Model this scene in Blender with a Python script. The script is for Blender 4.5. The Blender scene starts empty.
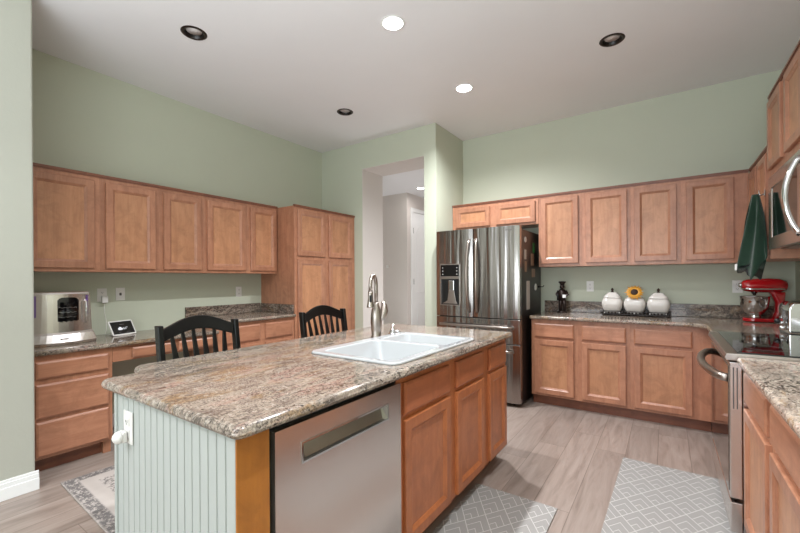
import bpy, bmesh, math, random
from mathutils import Vector, Matrix
random.seed(7)
PI = math.pi
S = bpy.context.scene
COL = S.collection

# ------------------------------------------------------------------ camera
F_PX, TH, CY, ROLL, CAM_H = 388.34, 34.467, 279.05, -0.354, 1.298
cam = bpy.data.objects.new('camera', bpy.data.cameras.new('camera'))
COL.objects.link(cam)
cam.data.sensor_width = 36.0
cam.data.lens = F_PX * 36.0 / 800.0
cam.data.shift_y = (CY - 266.5) / 800.0
cam.data.clip_start = 0.02
cam.location = (0, 0, CAM_H)
cam.rotation_euler = (Matrix.Rotation(math.radians(TH), 3, 'Z') @ Matrix.Rotation(PI/2, 3, 'X')
                      @ Matrix.Rotation(math.radians(ROLL), 3, 'Z')).to_euler()
S.camera = cam
# ------------------------------------------------------------------ world, light, exposure
w = bpy.data.worlds.new('world'); S.world = w; w.use_nodes = True
w.node_tree.nodes['Background'].inputs[0].default_value = (0.86, 0.93, 1.0, 1)
w.node_tree.nodes['Background'].inputs[1].default_value = 1.0
S.view_settings.view_transform = 'Standard'
S.view_settings.look = 'None'
S.view_settings.exposure = 0.2
S.view_settings.gamma = 1.0
S.view_settings.use_curve_mapping = False

def area(name, loc, rot, sx, sy, power, col, spread=180, shape='RECTANGLE'):
    l = bpy.data.lights.new(name, 'AREA'); l.shape = shape; l.size = sx; l.size_y = sy
    l.energy = power; l.color = col; l.spread = math.radians(spread)
    o = bpy.data.objects.new(name, l); o.location = loc; o.rotation_euler = rot; COL.objects.link(o)
    return o
# unseen fill lights added behind the camera, standing in for window daylight
area('rear_fill', (-1.2, -6.4, 1.35), (PI/2+0.35, 0, 0), 3.9, 2.5, 70, (0.82, 0.92, 1.0))
area('side_fill', (0.86, -3.6, 1.5), (PI/2+0.45, 0, PI/2), 2.4, 1.7, 40, (0.82, 0.92, 1.0))
# unseen upward fill light added to brighten the ceiling, like a bounced flash
area('bounce_fill', (-0.9, -1.3, 1.5), (PI-0.25, 0, 0), 2.4, 2.4, 112, (0.86, 0.94, 1.0))
DOWN_W = 33      # one ceiling can
HALL_W = 26

# ------------------------------------------------------------------ materials
def lin(c):
    def f(v):
        v /= 255.0
        return v/12.92 if v <= 0.04045 else ((v+0.055)/1.055)**2.4
    return (f(c[0]), f(c[1]), f(c[2]), 1)

class NT:
    def __init__(s, name):
        s.m = bpy.data.materials.new(name); s.m.use_nodes = True
        s.t = s.m.node_tree; s.b = s.t.nodes['Principled BSDF']
    def n(s, typ, **k):
        o = s.t.nodes.new(typ)
        for a, v in k.items(): setattr(o, a, v)
        return o
    def set(s, sock, v):
        if hasattr(v, 'links') or isinstance(v, bpy.types.NodeSocket): s.t.links.new(v, sock)
        else: sock.default_value = v
    def math(s, op, a, b=0.0, c=None):
        o = s.n('ShaderNodeMath', operation=op); s.set(o.inputs[0], a); s.set(o.inputs[1], b)
        if c is not None: s.set(o.inputs[2], c)
        return o.outputs[0]
    def mix(s, f, a, b, blend='MIX'):
        o = s.n('ShaderNodeMix', data_type='RGBA', blend_type=blend)
        s.set(o.inputs['Factor'], f); s.set(o.inputs[6], a); s.set(o.inputs[7], b)
        return o.outputs[2]
    def coord(s, kind='Object'):
        return s.n('ShaderNodeTexCoord').outputs[kind]
    def mapping(s, v, scale=(1, 1, 1), rot=(0, 0, 0), loc=(0, 0, 0)):
        o = s.n('ShaderNodeMapping'); s.set(o.inputs[0], v)
        o.inputs['Scale'].default_value = scale; o.inputs['Rotation'].default_value = rot
        if isinstance(loc, tuple): o.inputs['Location'].default_value = loc
        else: s.t.links.new(loc, o.inputs['Location'])
        return o.outputs[0]
    def noise(s, v, scale, detail=4, rough=0.5, dist=0.0):
        o = s.n('ShaderNodeTexNoise'); s.set(o.inputs['Vector'], v)
        o.inputs['Scale'].default_value = scale; o.inputs['Detail'].default_value = detail
        o.inputs['Roughness'].default_value = rough; o.inputs['Distortion'].default_value = dist
        return o.outputs['Fac']
    def ramp(s, f, pts):
        o = s.n('ShaderNodeValToRGB'); s.set(o.inputs[0], f); e = o.color_ramp.elements
        while len(e) < len(pts): e.new(0.5)
        for i, (p, c) in enumerate(pts):
            e[i].position = p; e[i].color = c if len(c) == 4 else lin(c)
        return o.outputs[0]
    def bump(s, h, strength, dist=0.002):
        o = s.n('ShaderNodeBump'); o.inputs['Strength'].default_value = strength
        o.inputs['Distance'].default_value = dist; s.set(o.inputs['Height'], h)
        s.t.links.new(o.outputs[0], s.b.inputs['Normal'])
    def done(s, color=None, rough=0.5, metal=0.0, **k):
        if color is not None: s.set(s.b.inputs['Base Color'], color)
        s.set(s.b.inputs['Roughness'], rough); s.set(s.b.inputs['Metallic'], metal)
        for a, v in k.items(): s.set(s.b.inputs[a.replace('_', ' ')], v)
        return s.m
BW = lambda v: (v, v, v, 1)

def plain(name, c, rough=0.5, metal=0.0, vary=0.06, scale=20, **k):
    t = NT(name); f = t.noise(t.coord(), scale, 3)
    a = lin(c); lo = tuple(x*(1-vary) for x in a[:3])+(1,); hi = tuple(min(1, x*(1+vary)) for x in a[:3])+(1,)
    return t.done(t.mix(f, lo, hi), rough, metal, **k)

def paint(name, c, bump=0.25, rough=0.6):
    t = NT(name); co = t.coord('Object')
    f = t.noise(co, 2.0, 3); a = lin(c)
    t.bump(t.noise(co, 55, 5, 0.6), bump, 0.003)
    return t.done(t.mix(f, tuple(x*0.97 for x in a[:3])+(1,), tuple(x*1.03 for x in a[:3])+(1,)), rough)

def wood(name, c1, c2, horiz=False, rough=0.38):
    t = NT(name)
    info = t.n('ShaderNodeObjectInfo').outputs['Random']
    comb = t.n('ShaderNodeCombineXYZ')
    for i in range(3): t.set(comb.inputs[i], t.math('MULTIPLY', info, 7.0+3*i))
    co = t.coord()
    st = (1.6, 13, 15) if horiz else (13, 13, 1.6)
    g = t.noise(t.mapping(co, st, loc=comb.outputs[0]), 1.6, 6, 0.62, 0.5)
    st2 = (9, 120, 150) if horiz else (130, 130, 9)
    p = t.noise(t.mapping(co, st2, loc=comb.outputs[0]), 1.0, 3, 0.6)
    blot = t.noise(t.mapping(co, (1, 1, 1), loc=comb.outputs[0]), 7.5, 5, 0.65, 0.8)
    col = t.mix(t.ramp(g, [(0.3, BW(0)), (0.7, BW(1))]), lin(c1), lin(c2))
    dk = tuple(x*0.72 for x in lin(c1)[:3])+(1,)
    col = t.mix(t.math('MULTIPLY', t.ramp(p, [(0.5, BW(0)), (0.75, BW(1))]), 0.22), col, dk)
    col = t.mix(t.math('MULTIPLY', t.ramp(blot, [(0.45, BW(0)), (0.72, BW(1))]), 0.65), col, dk)
    tint = t.math('ADD', 0.93, t.math('MULTIPLY', info, 0.14))
    hs = t.n('ShaderNodeHueSaturation'); t.set(hs.inputs['Value'], tint); t.set(hs.inputs['Color'], col)
    t.bump(p, 0.12, 0.001)
    return t.done(hs.outputs[0], rough, 0.0, Coat_Weight=0.25, Coat_Roughness=0.25)

def granite(name, dark=0.0, tone=1.0):
    t = NT(name); co = t.coord()
    stv = t.mapping(co, (4.6, 1.5, 4.6), rot=(0.5, 0, 0.35))
    base = t.noise(stv, 2.2, 5, 0.6, 1.2)
    col = t.ramp(base, [(0.28, (112, 98, 88)), (0.42, (150, 134, 120)), (0.52, (168, 154, 138)), (0.62, (162, 130, 116)), (0.78, (172, 154, 132))])
    och = t.noise(t.mapping(co, (3.0, 0.7, 3.0), rot=(0.4, 0, 0.2), loc=(3, 1, 2)), 2.1, 6, 0.6, 1.5)
    col = t.mix(t.ramp(och, [(0.55, BW(0)), (0.61, BW(0.75)), (0.67, BW(0))]), col, lin((146, 112, 66)))
    # long dark veins
    vn = t.noise(t.mapping(co, (2.6, 1.0, 2.6), rot=(0.5, 0, 0.4), loc=(9, 4, 1)), 2.6, 8, 0.68, 1.8)
    vein = t.ramp(vn, [(0.465, BW(0)), (0.5, BW(1)), (0.525, BW(0))])
    msk = t.ramp(t.noise(co, 3.2, 3), [(0.40, BW(0)), (0.55, BW(1))])
    grit = t.ramp(t.noise(co, 60, 3, 0.6), [(0.38, BW(0.1)), (0.5, BW(1))])
    col = t.mix(t.math('MULTIPLY', t.math('MULTIPLY', vein, msk), grit), col, lin((60, 54, 50)))
    # crystals and flecks
    cr = t.noise(co, 62, 5, 0.7)
    col = t.mix(t.math('MULTIPLY', t.ramp(cr, [(0.53, BW(0)), (0.62, BW(1))]), 0.6), col, lin((96, 84, 76)))
    col = t.mix(t.math('MULTIPLY', t.ramp(t.noise(t.mapping(co, loc=(5, 5, 5)), 48, 4, 0.6), [(0.56, BW(0)), (0.66, BW(1))]), 0.6), col, lin((196, 186, 172)))
    dens = t.noise(t.mapping(co, (2, 0.8, 2), loc=(2, 7, 3)), 2.4, 4, 0.6, 0.8)
    fl = t.noise(t.mapping(co, (1.3, 0.8, 1.3)), 72, 4, 0.65)
    thr = t.math('SUBTRACT', 0.655 - dark, t.math('MULTIPLY', t.ramp(dens, [(0.42, BW(0)), (0.75, BW(1))]), 0.20))
    flk = t.math('MINIMUM', t.math('MAXIMUM', t.math('MULTIPLY', t.math('SUBTRACT', fl, thr), 18.0), 0.0), 1.0)
    col = t.mix(t.math('MULTIPLY', flk, 0.9), col, lin((42, 38, 36)))
    fine = t.noise(t.mapping(co, (1, 1, 1), loc=(1, 9, 4)), 165, 3, 0.7)
    dn2 = t.ramp(t.noise(t.mapping(co, (1.5, 1, 1.5), loc=(6, 2, 8)), 7, 4, 0.7), [(0.35, BW(0.25)), (0.65, BW(1))])
    col = t.mix(t.math('MULTIPLY', t.math('MULTIPLY', t.ramp(fine, [(0.50, BW(0)), (0.57, BW(1))]), dn2), 0.9), col, lin((58, 50, 46)))
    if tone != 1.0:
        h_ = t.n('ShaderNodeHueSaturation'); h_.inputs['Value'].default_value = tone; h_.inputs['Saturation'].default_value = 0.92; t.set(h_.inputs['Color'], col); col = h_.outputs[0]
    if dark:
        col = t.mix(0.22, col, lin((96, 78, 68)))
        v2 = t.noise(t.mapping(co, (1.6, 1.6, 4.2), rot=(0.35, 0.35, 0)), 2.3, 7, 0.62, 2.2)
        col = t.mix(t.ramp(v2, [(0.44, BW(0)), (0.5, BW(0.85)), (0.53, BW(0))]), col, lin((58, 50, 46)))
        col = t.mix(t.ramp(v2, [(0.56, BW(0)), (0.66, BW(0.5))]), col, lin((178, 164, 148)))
    return t.done(col, 0.12, 0.0, Specular_IOR_Level=0.5)

def steel(name, c=(196, 190, 186), rough=0.26, horiz=False, wav=0.0):
    t = NT(name); co = t.coord()
    st = (1.5, 1.5, 240) if horiz else (240, 240, 1.5)
    f = t.noise(t.mapping(co, st), 1.0, 3, 0.5)
    if wav:
        t.bump(t.noise(t.mapping(co, (13, 13, 0.5)), 1.0, 2, 0.5), wav, 0.02)
    r = rough
    a = lin(c)
    return t.done(t.mix(f, tuple(x*0.975 for x in a[:3])+(1,), a), r, 1.0)

def floor_mat():
    t = NT('plank_floor'); co = t.coord()
    sep = t.n('ShaderNodeSeparateXYZ'); t.set(sep.inputs[0], co)
    x = t.math('DIVIDE', t.math('ADD', sep.outputs[0], 0.06), 0.195); ix = t.math('FLOOR', x); fx = t.math('FRACT', x)
    wn = t.n('ShaderNodeTexWhiteNoise', noise_dimensions='1D'); t.set(wn.inputs['W'], ix)
    y = t.math('ADD', t.math('DIVIDE', sep.outputs[1], 1.25), t.math('MULTIPLY', wn.outputs[0], 5.0))
    iy = t.math('FLOOR', y); fy = t.math('FRACT', y)
    w2 = t.n('ShaderNodeTexWhiteNoise', noise_dimensions='1D'); t.set(w2.inputs['W'], t.math('ADD', t.math('MULTIPLY', ix, 17.3), t.math('MULTIPLY', iy, 5.7)))
    rnd = w2.outputs[0]
    cmb = t.n('ShaderNodeCombineXYZ')
    t.set(cmb.inputs[0], t.math('MULTIPLY', rnd, 31.0)); t.set(cmb.inputs[1], t.math('MULTIPLY', rnd, 17.0)); cmb.inputs[2].default_value = 0
    g = t.noise(t.mapping(co, (15, 1.7, 1), loc=cmb.outputs[0]), 1.3, 6, 0.6, 0.8)
    fine = t.noise(t.mapping(co, (140, 6, 1), loc=cmb.outputs[0]), 1.0, 3, 0.6)
    col = t.ramp(g, [(0.25, (120, 106, 97)), (0.5, (148, 134, 125)), (0.75, (163, 150, 141))])
    col = t.mix(t.math('MULTIPLY', fine, 0.25), col, lin((124, 106, 94)))
    hs = t.n('ShaderNodeHueSaturation'); t.set(hs.inputs['Value'], t.math('ADD', 0.86, t.math('MULTIPLY', rnd, 0.27))); t.set(hs.inputs['Color'], col)
    gx = t.math('GREATER_THAN', t.math('ABSOLUTE', t.math('SUBTRACT', fx, 0.5)), 0.489)
    gy = t.math('GREATER_THAN', t.math('ABSOLUTE', t.math('SUBTRACT', fy, 0.5)), 0.4985)
    gap = t.math('MAXIMUM', gx, gy)
    col = t.mix(t.math('MULTIPLY', gap, 0.62), hs.outputs[0], lin((92, 78, 68)))
    t.bump(t.math('SUBTRACT', t.math('MULTIPLY', fine, 0.2), gap), 0.25, 0.002)
    return t.done(col, 0.36)

def mat_pattern():
    """kitchen mats: white nested chevrons inside a diagonal lattice on grey"""
    t = NT('chevron_mat'); co = t.coord()
    sep = t.n('ShaderNodeSeparateXYZ'); t.set(sep.inputs[0], co)
    cell = 0.142
    X = t.math('DIVIDE', sep.outputs[0], cell); Y = t.math('DIVIDE', sep.outputs[1], cell*1.5)
    u = t.math('FRACT', t.math('ADD', X, Y)); v = t.math('FRACT', t.math('SUBTRACT', Y, X))
    m = t.math('MAXIMUM', u, v)
    l = t.math('FRACT', t.math('MULTIPLY', m, 3.0))
    line = t.math('GREATER_THAN', t.math('ABSOLUTE', t.math('SUBTRACT', l, 0.5)), 0.455)
    e = t.math('GREATER_THAN', t.math('ABSOLUTE', t.math('SUBTRACT', u, 0.5)), 0.482)
    e2 = t.math('GREATER_THAN', t.math('ABSOLUTE', t.math('SUBTRACT', v, 0.5)), 0.482)
    line = t.math('MAXIMUM', line, t.math('MAXIMUM', e, e2))
    weave = t.noise(co, 400, 2)
    base = t.mix(weave, lin((135, 132, 128)), lin((152, 149, 145)))
    t.bump(t.math('ADD', t.math('MULTIPLY', line, 0.6), t.math('MULTIPLY', weave, 0.3)), 0.3, 0.002)
    return t.done(t.mix(line, base, lin((184, 181, 176))), 0.8)

def rug_pattern():
    t = NT('faded_rug'); co = t.coord()
    sep = t.n('ShaderNodeSeparateXYZ'); t.set(sep.inputs[0], co)
    # distance to the rug edge (local, half sizes .70 x 1.1)
    dx = t.math('SUBTRACT', 0.70, t.math('ABSOLUTE', sep.outputs[0])); dy = t.math('SUBTRACT', 1.1, t.math('ABSOLUTE', sep.outputs[1]))
    d = t.math('MINIMUM', dx, dy)
    edge = t.ramp(d, [(0.0, BW(0.3)), (0.012, BW(1)), (0.07, BW(1)), (0.08, BW(0))])
    b2 = t.ramp(d, [(0.15, BW(0)), (0.17, BW(1)), (0.5, BW(0.7)), (1.0, BW(0.8))])
    n1 = t.noise(co, 44, 5, 0.75, 0.6)
    n2 = t.noise(t.mapping(co, loc=(3, 3, 0)), 13, 3, 0.6, 1.4)
    patch = t.math('MULTIPLY', t.ramp(n1, [(0.47, BW(0)), (0.53, BW(1))]), t.ramp(n2, [(0.38, BW(0)), (0.48, BW(1))]))
    n3 = t.ramp(n1, [(0.42, BW(0.1)), (0.5, BW(1))])
    f = t.math('MAXIMUM', t.math('MULTIPLY', edge, n3), t.math('MULTIPLY', b2, patch))
    base = t.mix(t.noise(co, 8, 4), lin((196, 186, 178)), lin((176, 166, 160)))
    col = t.mix(t.math('MULTIPLY', f, 0.85), base, lin((84, 80, 80)))
    t.bump(t.noise(co, 300, 2), 0.4, 0.003)
    return t.done(col, 0.9)

M = {}
M['wall'] = paint('sage_paint', (193, 197, 178))
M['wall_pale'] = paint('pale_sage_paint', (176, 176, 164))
M['hall'] = paint('warm_white_paint', (214, 206, 200))
M['ceiling'] = paint('ceiling_paint', (234, 233, 234), 0.1, 0.7)
M['white'] = plain('white_enamel_trim', (236, 236, 234), 0.35, vary=0.02)
M['floor'] = floor_mat()
M['wood'] = wood('maple_vertical', (163, 109, 82), (186, 132, 102))
M['woodh'] = wood('maple_horizontal', (163, 108, 81), (186, 131, 101), True)
M['panel'] = wood('maple_panel', (172, 118, 84), (195, 141, 104))
M['iwood'] = wood('island_maple_vertical', (172, 100, 60), (192, 118, 72))
M['iwoodh'] = wood('island_maple_horizontal', (168, 96, 60), (188, 112, 72), True)
M['ipanel'] = wood('island_maple_panel', (172, 102, 64), (192, 120, 78))
M['honey'] = wood('honey_end_panel', (168, 104, 38), (184, 118, 46))
M['toe'] = wood('dark_toe_kick', (120, 70, 50), (136, 84, 60), True)
M['granite'] = granite('granite_island', 0.0, 0.88)  # same stone darkened: dimmer light on the island is put into the colour
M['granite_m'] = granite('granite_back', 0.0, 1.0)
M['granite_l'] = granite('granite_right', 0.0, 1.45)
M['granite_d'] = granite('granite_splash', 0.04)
M['steel'] = steel('brushed_steel', (216, 208, 203), 0.25, wav=0.05)
M['steel_fridge'] = steel('fridge_steel', (158, 152, 148), 0.2, wav=0.6)
M['steelh'] = steel('brushed_steel_horizontal', (186, 178, 172), 0.28, True)
M['pocket'] = plain('brushed_pocket', (150, 146, 138), 0.32, 1.0)
M['nickel'] = steel('brushed_nickel', (168, 158, 150), 0.3)
M['chrome'] = plain('chrome', (214, 214, 214), 0.08, 1.0, 0.02)
M['black'] = plain('black_plastic', (18, 18, 19), 0.3)
M['blackwood'] = plain('black_painted_wood', (4, 4, 4), 0.3, vary=0.2)
M['glass'] = plain('black_glass', (10, 10, 12), 0.04, 0.0, Specular_IOR_Level=0.8)
M['ovenglass'] = plain('mirror_oven_glass', (120, 112, 106), 0.06, 1.0)
M['fridgeside'] = plain('dark_fridge_side', (44, 38, 36), 0.35, 0.3)
M['ceramic'] = plain('cream_ceramic', (206, 200, 193), 0.2, vary=0.02)
M['porcelain'] = plain('white_porcelain', (178, 180, 181), 0.08, vary=0.01, Coat_Weight=0.6)
M['mint'] = plain('mint_beadboard', (178, 183, 179), 0.45, vary=0.015, scale=4)
M['plate'] = plain('white_plastic', (228, 226, 222), 0.35, vary=0.02)
M['slot'] = plain('outlet_slot', (90, 84, 80), 0.5)
M['red'] = plain('red_enamel', (166, 14, 24), 0.15, vary=0.03, Coat_Weight=1.0)
M['mat'] = mat_pattern()
M['rug'] = rug_pattern()
M['yellow'] = plain('sunflower_petal', (196, 136, 30), 0.6, vary=0.2, scale=60)
M['brown'] = plain('sunflower_heart', (52, 34, 24), 0.8, vary=0.3, scale=200)
M['tray'] = plain('dark_iron_tray', (44, 36, 32), 0.4, 0.4)
M['bronze'] = plain('dark_bronze', (52, 40, 36), 0.35, 0.5)
M['baffle_dark'] = plain('dark_baffle', (24, 18, 16), 0.35, 0.3)
M['baffle'] = plain('grey_baffle', (44, 41, 40), 0.7)
M['lens_off'] = plain('unlit_lens', (236, 232, 230), 0.3)
M['screen'] = plain('dark_screen', (26, 24, 26), 0.15)
M['purple_reflection'] = plain('violet_reflection', (150, 120, 190), 0.25, 0.9)  # colour of the violet reflections painted onto the oven front
M['leaf'] = plain('green_magnet', (32, 110, 56), 0.6)
M['paper'] = plain('paper', (196, 190, 184), 0.7, vary=0.25, scale=90)
M['photo'] = plain('printed_card', (150, 124, 104), 0.5, vary=0.6, scale=70)
t = NT('green_towel'); c = t.coord()
t.bump(t.noise(c, 260, 3), 0.8, 0.004)
M['towel'] = t.done(t.mix(t.noise(c, 40, 4), lin((5, 36, 20)), lin((10, 50, 30))), 0.95, Sheen_Weight=0.3)
t = NT('lit_lens'); t.b.inputs['Emission Color'].default_value = (1, 0.95, 0.88, 1); t.b.inputs['Emission Strength'].default_value = 14
M['lens'] = t.done(lin((255, 250, 240)), 0.5)
t = NT('display_glyph'); t.b.inputs['Emission Color'].default_value = (0.9, 0.93, 1, 1); t.b.inputs['Emission Strength'].default_value = 0.3
M['glyph'] = t.done(lin((230, 230, 235)), 0.5)

# ------------------------------------------------------------------ mesh helpers
class MB:
    def __init__(s): s.v = []; s.f = []; s.sm = []
    def add(s, vs, fs, smooth=False, mat=None):
        o = len(s.v)
        s.v += [tuple(mat @ Vector(p)) if mat else tuple(p) for p in vs]
        s.f += [tuple(i+o for i in f) for f in fs]; s.sm += [smooth]*len(fs); return s
    def box(s, x0, x1, y0, y1, z0, z1, mat=None):
        x0, x1 = sorted((x0, x1)); y0, y1 = sorted((y0, y1)); z0, z1 = sorted((z0, z1))
        v = [(x, y, z) for z in (z0, z1) for y in (y0, y1) for x in (x0, x1)]
        f = [(0, 2, 3, 1), (4, 5, 7, 6), (0, 1, 5, 4), (2, 6, 7, 3), (0, 4, 6, 2), (1, 3, 7, 5)]
        return s.add(v, f, False, mat)
    def lathe(s, prof, n=32, mat=None, cx=0, cy=0, smooth=True, a0=0, caps=True):
        v = []; f = []
        for r, z in prof:
            for k in range(n):
                a = 2*PI*k/n+a0; v.append((cx+r*math.cos(a), cy+r*math.sin(a), z))
        for i in range(len(prof)-1):
            for k in range(n):
                k2 = (k+1) % n; f.append((i*n+k, i*n+k2, (i+1)*n+k2, (i+1)*n+k))
        if caps:
            if prof[0][0] > 1e-6: f.append(tuple(range(n-1, -1, -1)))
            if prof[-1][0] > 1e-6: f.append(tuple((len(prof)-1)*n+k for k in range(n)))
        return s.add(v, f, smooth, mat)
    def tube(s, pts, r, n=12, mat=None):
        P = [Vector(p) for p in pts]; R = r if isinstance(r, (list, tuple)) else [r]*len(P)
        T = []
        for i in range(len(P)):
            d = (P[min(i+1, len(P)-1)]-P[max(i-1, 0)]); T.append(d.normalized())
        up = Vector((0, 0, 1)) if abs(T[0].z) < 0.9 else Vector((1, 0, 0))
        nrm = T[0].cross(up).normalized(); v = []; f = []
        for i in range(len(P)):
            nrm = (nrm - T[i]*nrm.dot(T[i])).normalized(); b = T[i].cross(nrm)
            for k in range(n):
                a = 2*PI*k/n; v.append(tuple(P[i]+(nrm*math.cos(a)+b*math.sin(a))*R[i]))
        for i in range(len(P)-1):
            for k in range(n):
                k2 = (k+1) % n; f.append((i*n+k, i*n+k2, (i+1)*n+k2, (i+1)*n+k))
        f.append(tuple(range(n-1, -1, -1))); f.append(tuple((len(P)-1)*n+k for k in range(n)))
        return s.add(v, f, True, mat)
    def prism(s, pts, lo, hi, axis='z', mat=None, smooth=False):
        """extrude a closed 2D outline along an axis"""
        def q(a, b, h): return {'z': (a, b, h), 'y': (a, h, b), 'x': (h, a, b)}[axis]
        n = len(pts); v = [q(a, b, lo) for a, b in pts]+[q(a, b, hi) for a, b in pts]
        f = [tuple(range(n-1, -1, -1)), tuple(range(n, 2*n))]
        s.add(v, f, False, mat)
        o = len(s.v)-2*n
        for k in range(n):
            s.f.append((o+k, o+(k+1) % n, o+n+(k+1) % n, o+n+k)); s.sm.append(smooth)
        return s
    def ring(s, x0, x1, z0, z1, prof, mat=None):
        """mitred picture-frame moulding in the xz plane: prof = (inset, y)"""
        v = []; f = []
        for i, y in prof:
            v += [(x0+i, y, z0+i), (x1-i, y, z0+i), (x1-i, y, z1-i), (x0+i, y, z1-i)]
        for a in range(len(prof)-1):
            for k in range(4):
                k2 = (k+1) % 4; f.append((a*4+k, a*4+k2, a*4+4+k2, a*4+4+k))
        return s.add(v, f, False, mat)
    def build(s, name, mat, parent=None, bevel=0.0, seg=2, sub=0):
        me = bpy.data.meshes.new(name); me.from_pydata(s.v, [], s.f)
        me.polygons.foreach_set('use_smooth', s.sm)
        bm = bmesh.new(); bm.from_mesh(me); bmesh.ops.delete(bm, geom=[q for q in bm.verts if not q.link_faces], context='VERTS'); bmesh.ops.recalc_face_normals(bm, faces=bm.faces); bm.to_mesh(me); bm.free()
        o = bpy.data.objects.new(name, me); COL.objects.link(o)
        if mat: me.materials.append(M[mat] if isinstance(mat, str) else mat)
        if parent: o.parent = parent
        if bevel:
            b = o.modifiers.new('bevel', 'BEVEL'); b.width = bevel; b.segments = seg; b.limit_method = 'ANGLE'; b.angle_limit = math.radians(50)
        if sub:
            b = o.modifiers.new('sub', 'SUBSURF'); b.levels = sub; b.render_levels = sub
        return o

def tag(o, label, cat, group=None):
    o['label'] = label; o['category'] = cat
    if group: o['group'] = group
    return o
def thing(name, label, cat, loc=(0, 0, 0), rz=0.0, group=None):
    o = bpy.data.objects.new(name, None); COL.objects.link(o)
    o.location = loc; o.rotation_euler = (0, 0, rz); o.empty_display_size = 0.1
    return tag(o, label, cat, group)
def struct(name, mb, mat, **k):
    o = mb.build(name, mat, **k); o['kind'] = 'structure'; return o
def dup(root, loc, rz=None, label=None):
    r = root.copy(); COL.objects.link(r); r.location = loc
    if rz is not None: r.rotation_euler = (0, 0, rz)
    if label: r['label'] = label
    for ch in list(root.children):
        c = ch.copy(); COL.objects.link(c); c.parent = r
        for g in list(ch.children):
            d = g.copy(); COL.objects.link(d); d.parent = c
    return r
def rbox(x0, x1, y0, y1, r, n=6):
    pts = []
    for cx, cy, a in ((x1-r, y0+r, -PI/2), (x1-r, y1-r, 0), (x0+r, y1-r, PI/2), (x0+r, y0+r, PI)):
        for k in range(n+1):
            b = a+PI/2*k/n; pts.append((cx+r*math.cos(b), cy+r*math.sin(b)))
    return pts
def fillet(poly, rs, n=6):
    out = []; N = len(poly)
    for i in range(N):
        p = Vector(poly[i]); a = Vector(poly[i-1])-p; b = Vector(poly[(i+1) % N])-p; r = rs[i]
        if r <= 0: out.append(tuple(p)); continue
        ang = a.angle(b); d = r/math.tan(ang/2); p0 = p+a.normalized()*d; p1 = p+b.normalized()*d
        for k in range(n+1):
            t = k/n; q = p0*(1-t)**2+p*2*t*(1-t)+p1*t*t; out.append(tuple(q))
    return out
def offset(poly, d):
    out = []; N = len(poly)
    for i in range(N):
        p = Vector(poly[i]); e0 = (p-Vector(poly[i-1])); e1 = (Vector(poly[(i+1) % N])-p)
        if e0.length < 1e-7: e0 = e1
        if e1.length < 1e-7: e1 = e0
        e0.normalize(); e1.normalize()
        n0 = Vector((-e0.y, e0.x)); n1 = Vector((-e1.y, e1.x)); m = (n0+n1).normalized()
        out.append(tuple(p+m*d/max(0.3, m.dot(n0))))
    return out      # CCW polygon: positive d goes inward
def slab(name, outline, z0, z1, mat, holes=(), r=0.014, n=5, parent=None):
    """stone slab with a rounded (bullnose) edge and optional cut-outs"""
    bm = bmesh.new(); h = (z1-z0); rr = min(r, h/2)
    prof = [(rr*(1-math.cos(a)), z1-rr+rr*math.sin(a)) for a in [PI/2*k/n for k in range(n, -1, -1)]]
    prof += [(rr*(1-math.cos(a)), z0+rr-rr*math.sin(a)) for a in [PI/2*k/n for k in range(0, n+1)]]
    rings = []
    for d, z in prof:
        rings.append([bm.verts.new((x, y, z)) for x, y in offset(outline, d)])
    N = len(outline)
    for a in range(len(rings)-1):
        for k in range(N):
            f = bm.faces.new((rings[a][k], rings[a+1][k], rings[a+1][(k+1) % N], rings[a][(k+1) % N])); f.smooth = True
    ht = []; hb = []
    for hole in holes:
        ht.append([bm.verts.new((x, y, z1)) for x, y in hole]); hb.append([bm.verts.new((x, y, z0)) for x, y in hole])
        K = len(hole)
        for k in range(K): bm.faces.new((ht[-1][k], ht[-1][(k+1) % K], hb[-1][(k+1) % K], hb[-1][k]))
    for loop, hl in ((rings[0], ht), (rings[-1], hb)):
        es = []
        for l in [loop]+hl:
            for k in range(len(l)):
                e = bm.edges.get((l[k], l[(k+1) % len(l)])) or bm.edges.new((l[k], l[(k+1) % len(l)])); es.append(e)
        bmesh.ops.triangle_fill(bm, use_beauty=True, use_dissolve=False, edges=es)
    bmesh.ops.recalc_face_normals(bm, faces=bm.faces)
    me = bpy.data.meshes.new(name); bm.to_mesh(me); bm.free(); me.materials.append(M[mat])
    o = bpy.data.objects.new(name, me); COL.objects.link(o)
    if parent: o.parent = parent
    return o
def text_mesh(name, s, size, mat, parent, matrix, ext=0.0006):
    cu = bpy.data.curves.new(name, 'FONT'); cu.body = s; cu.size = size; cu.extrude = ext; cu.align_x = 'CENTER'; cu.align_y = 'CENTER'
    tmp = bpy.data.objects.new(name+'_tmp', cu); COL.objects.link(tmp)
    me = bpy.data.meshes.new_from_object(tmp.evaluated_get(bpy.context.evaluated_depsgraph_get()))
    bpy.data.objects.remove(tmp); me.materials.clear(); me.materials.append(M[mat])
    me.transform(matrix); o = bpy.data.objects.new(name, me); COL.objects.link(o); o.parent = parent
    return o

# ------------------------------------------------------------------ room shell
XL, XR, ZC, YO, YB, XC = -4.067, 0.917, 3.112, 3.961, 4.698, -2.205
XP, YP = -3.252, 0.706            # near pillar wall
REAR = -6.5
HZ = 2.79                        # hall ceiling
OX0, OX1, OZ = -3.319, -2.363, 2.76
f = MB(); f.box(-6.6, XR+0.1, REAR-0.1, 9.6, -0.06, 0)
struct('floor', f, 'floor')
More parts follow.
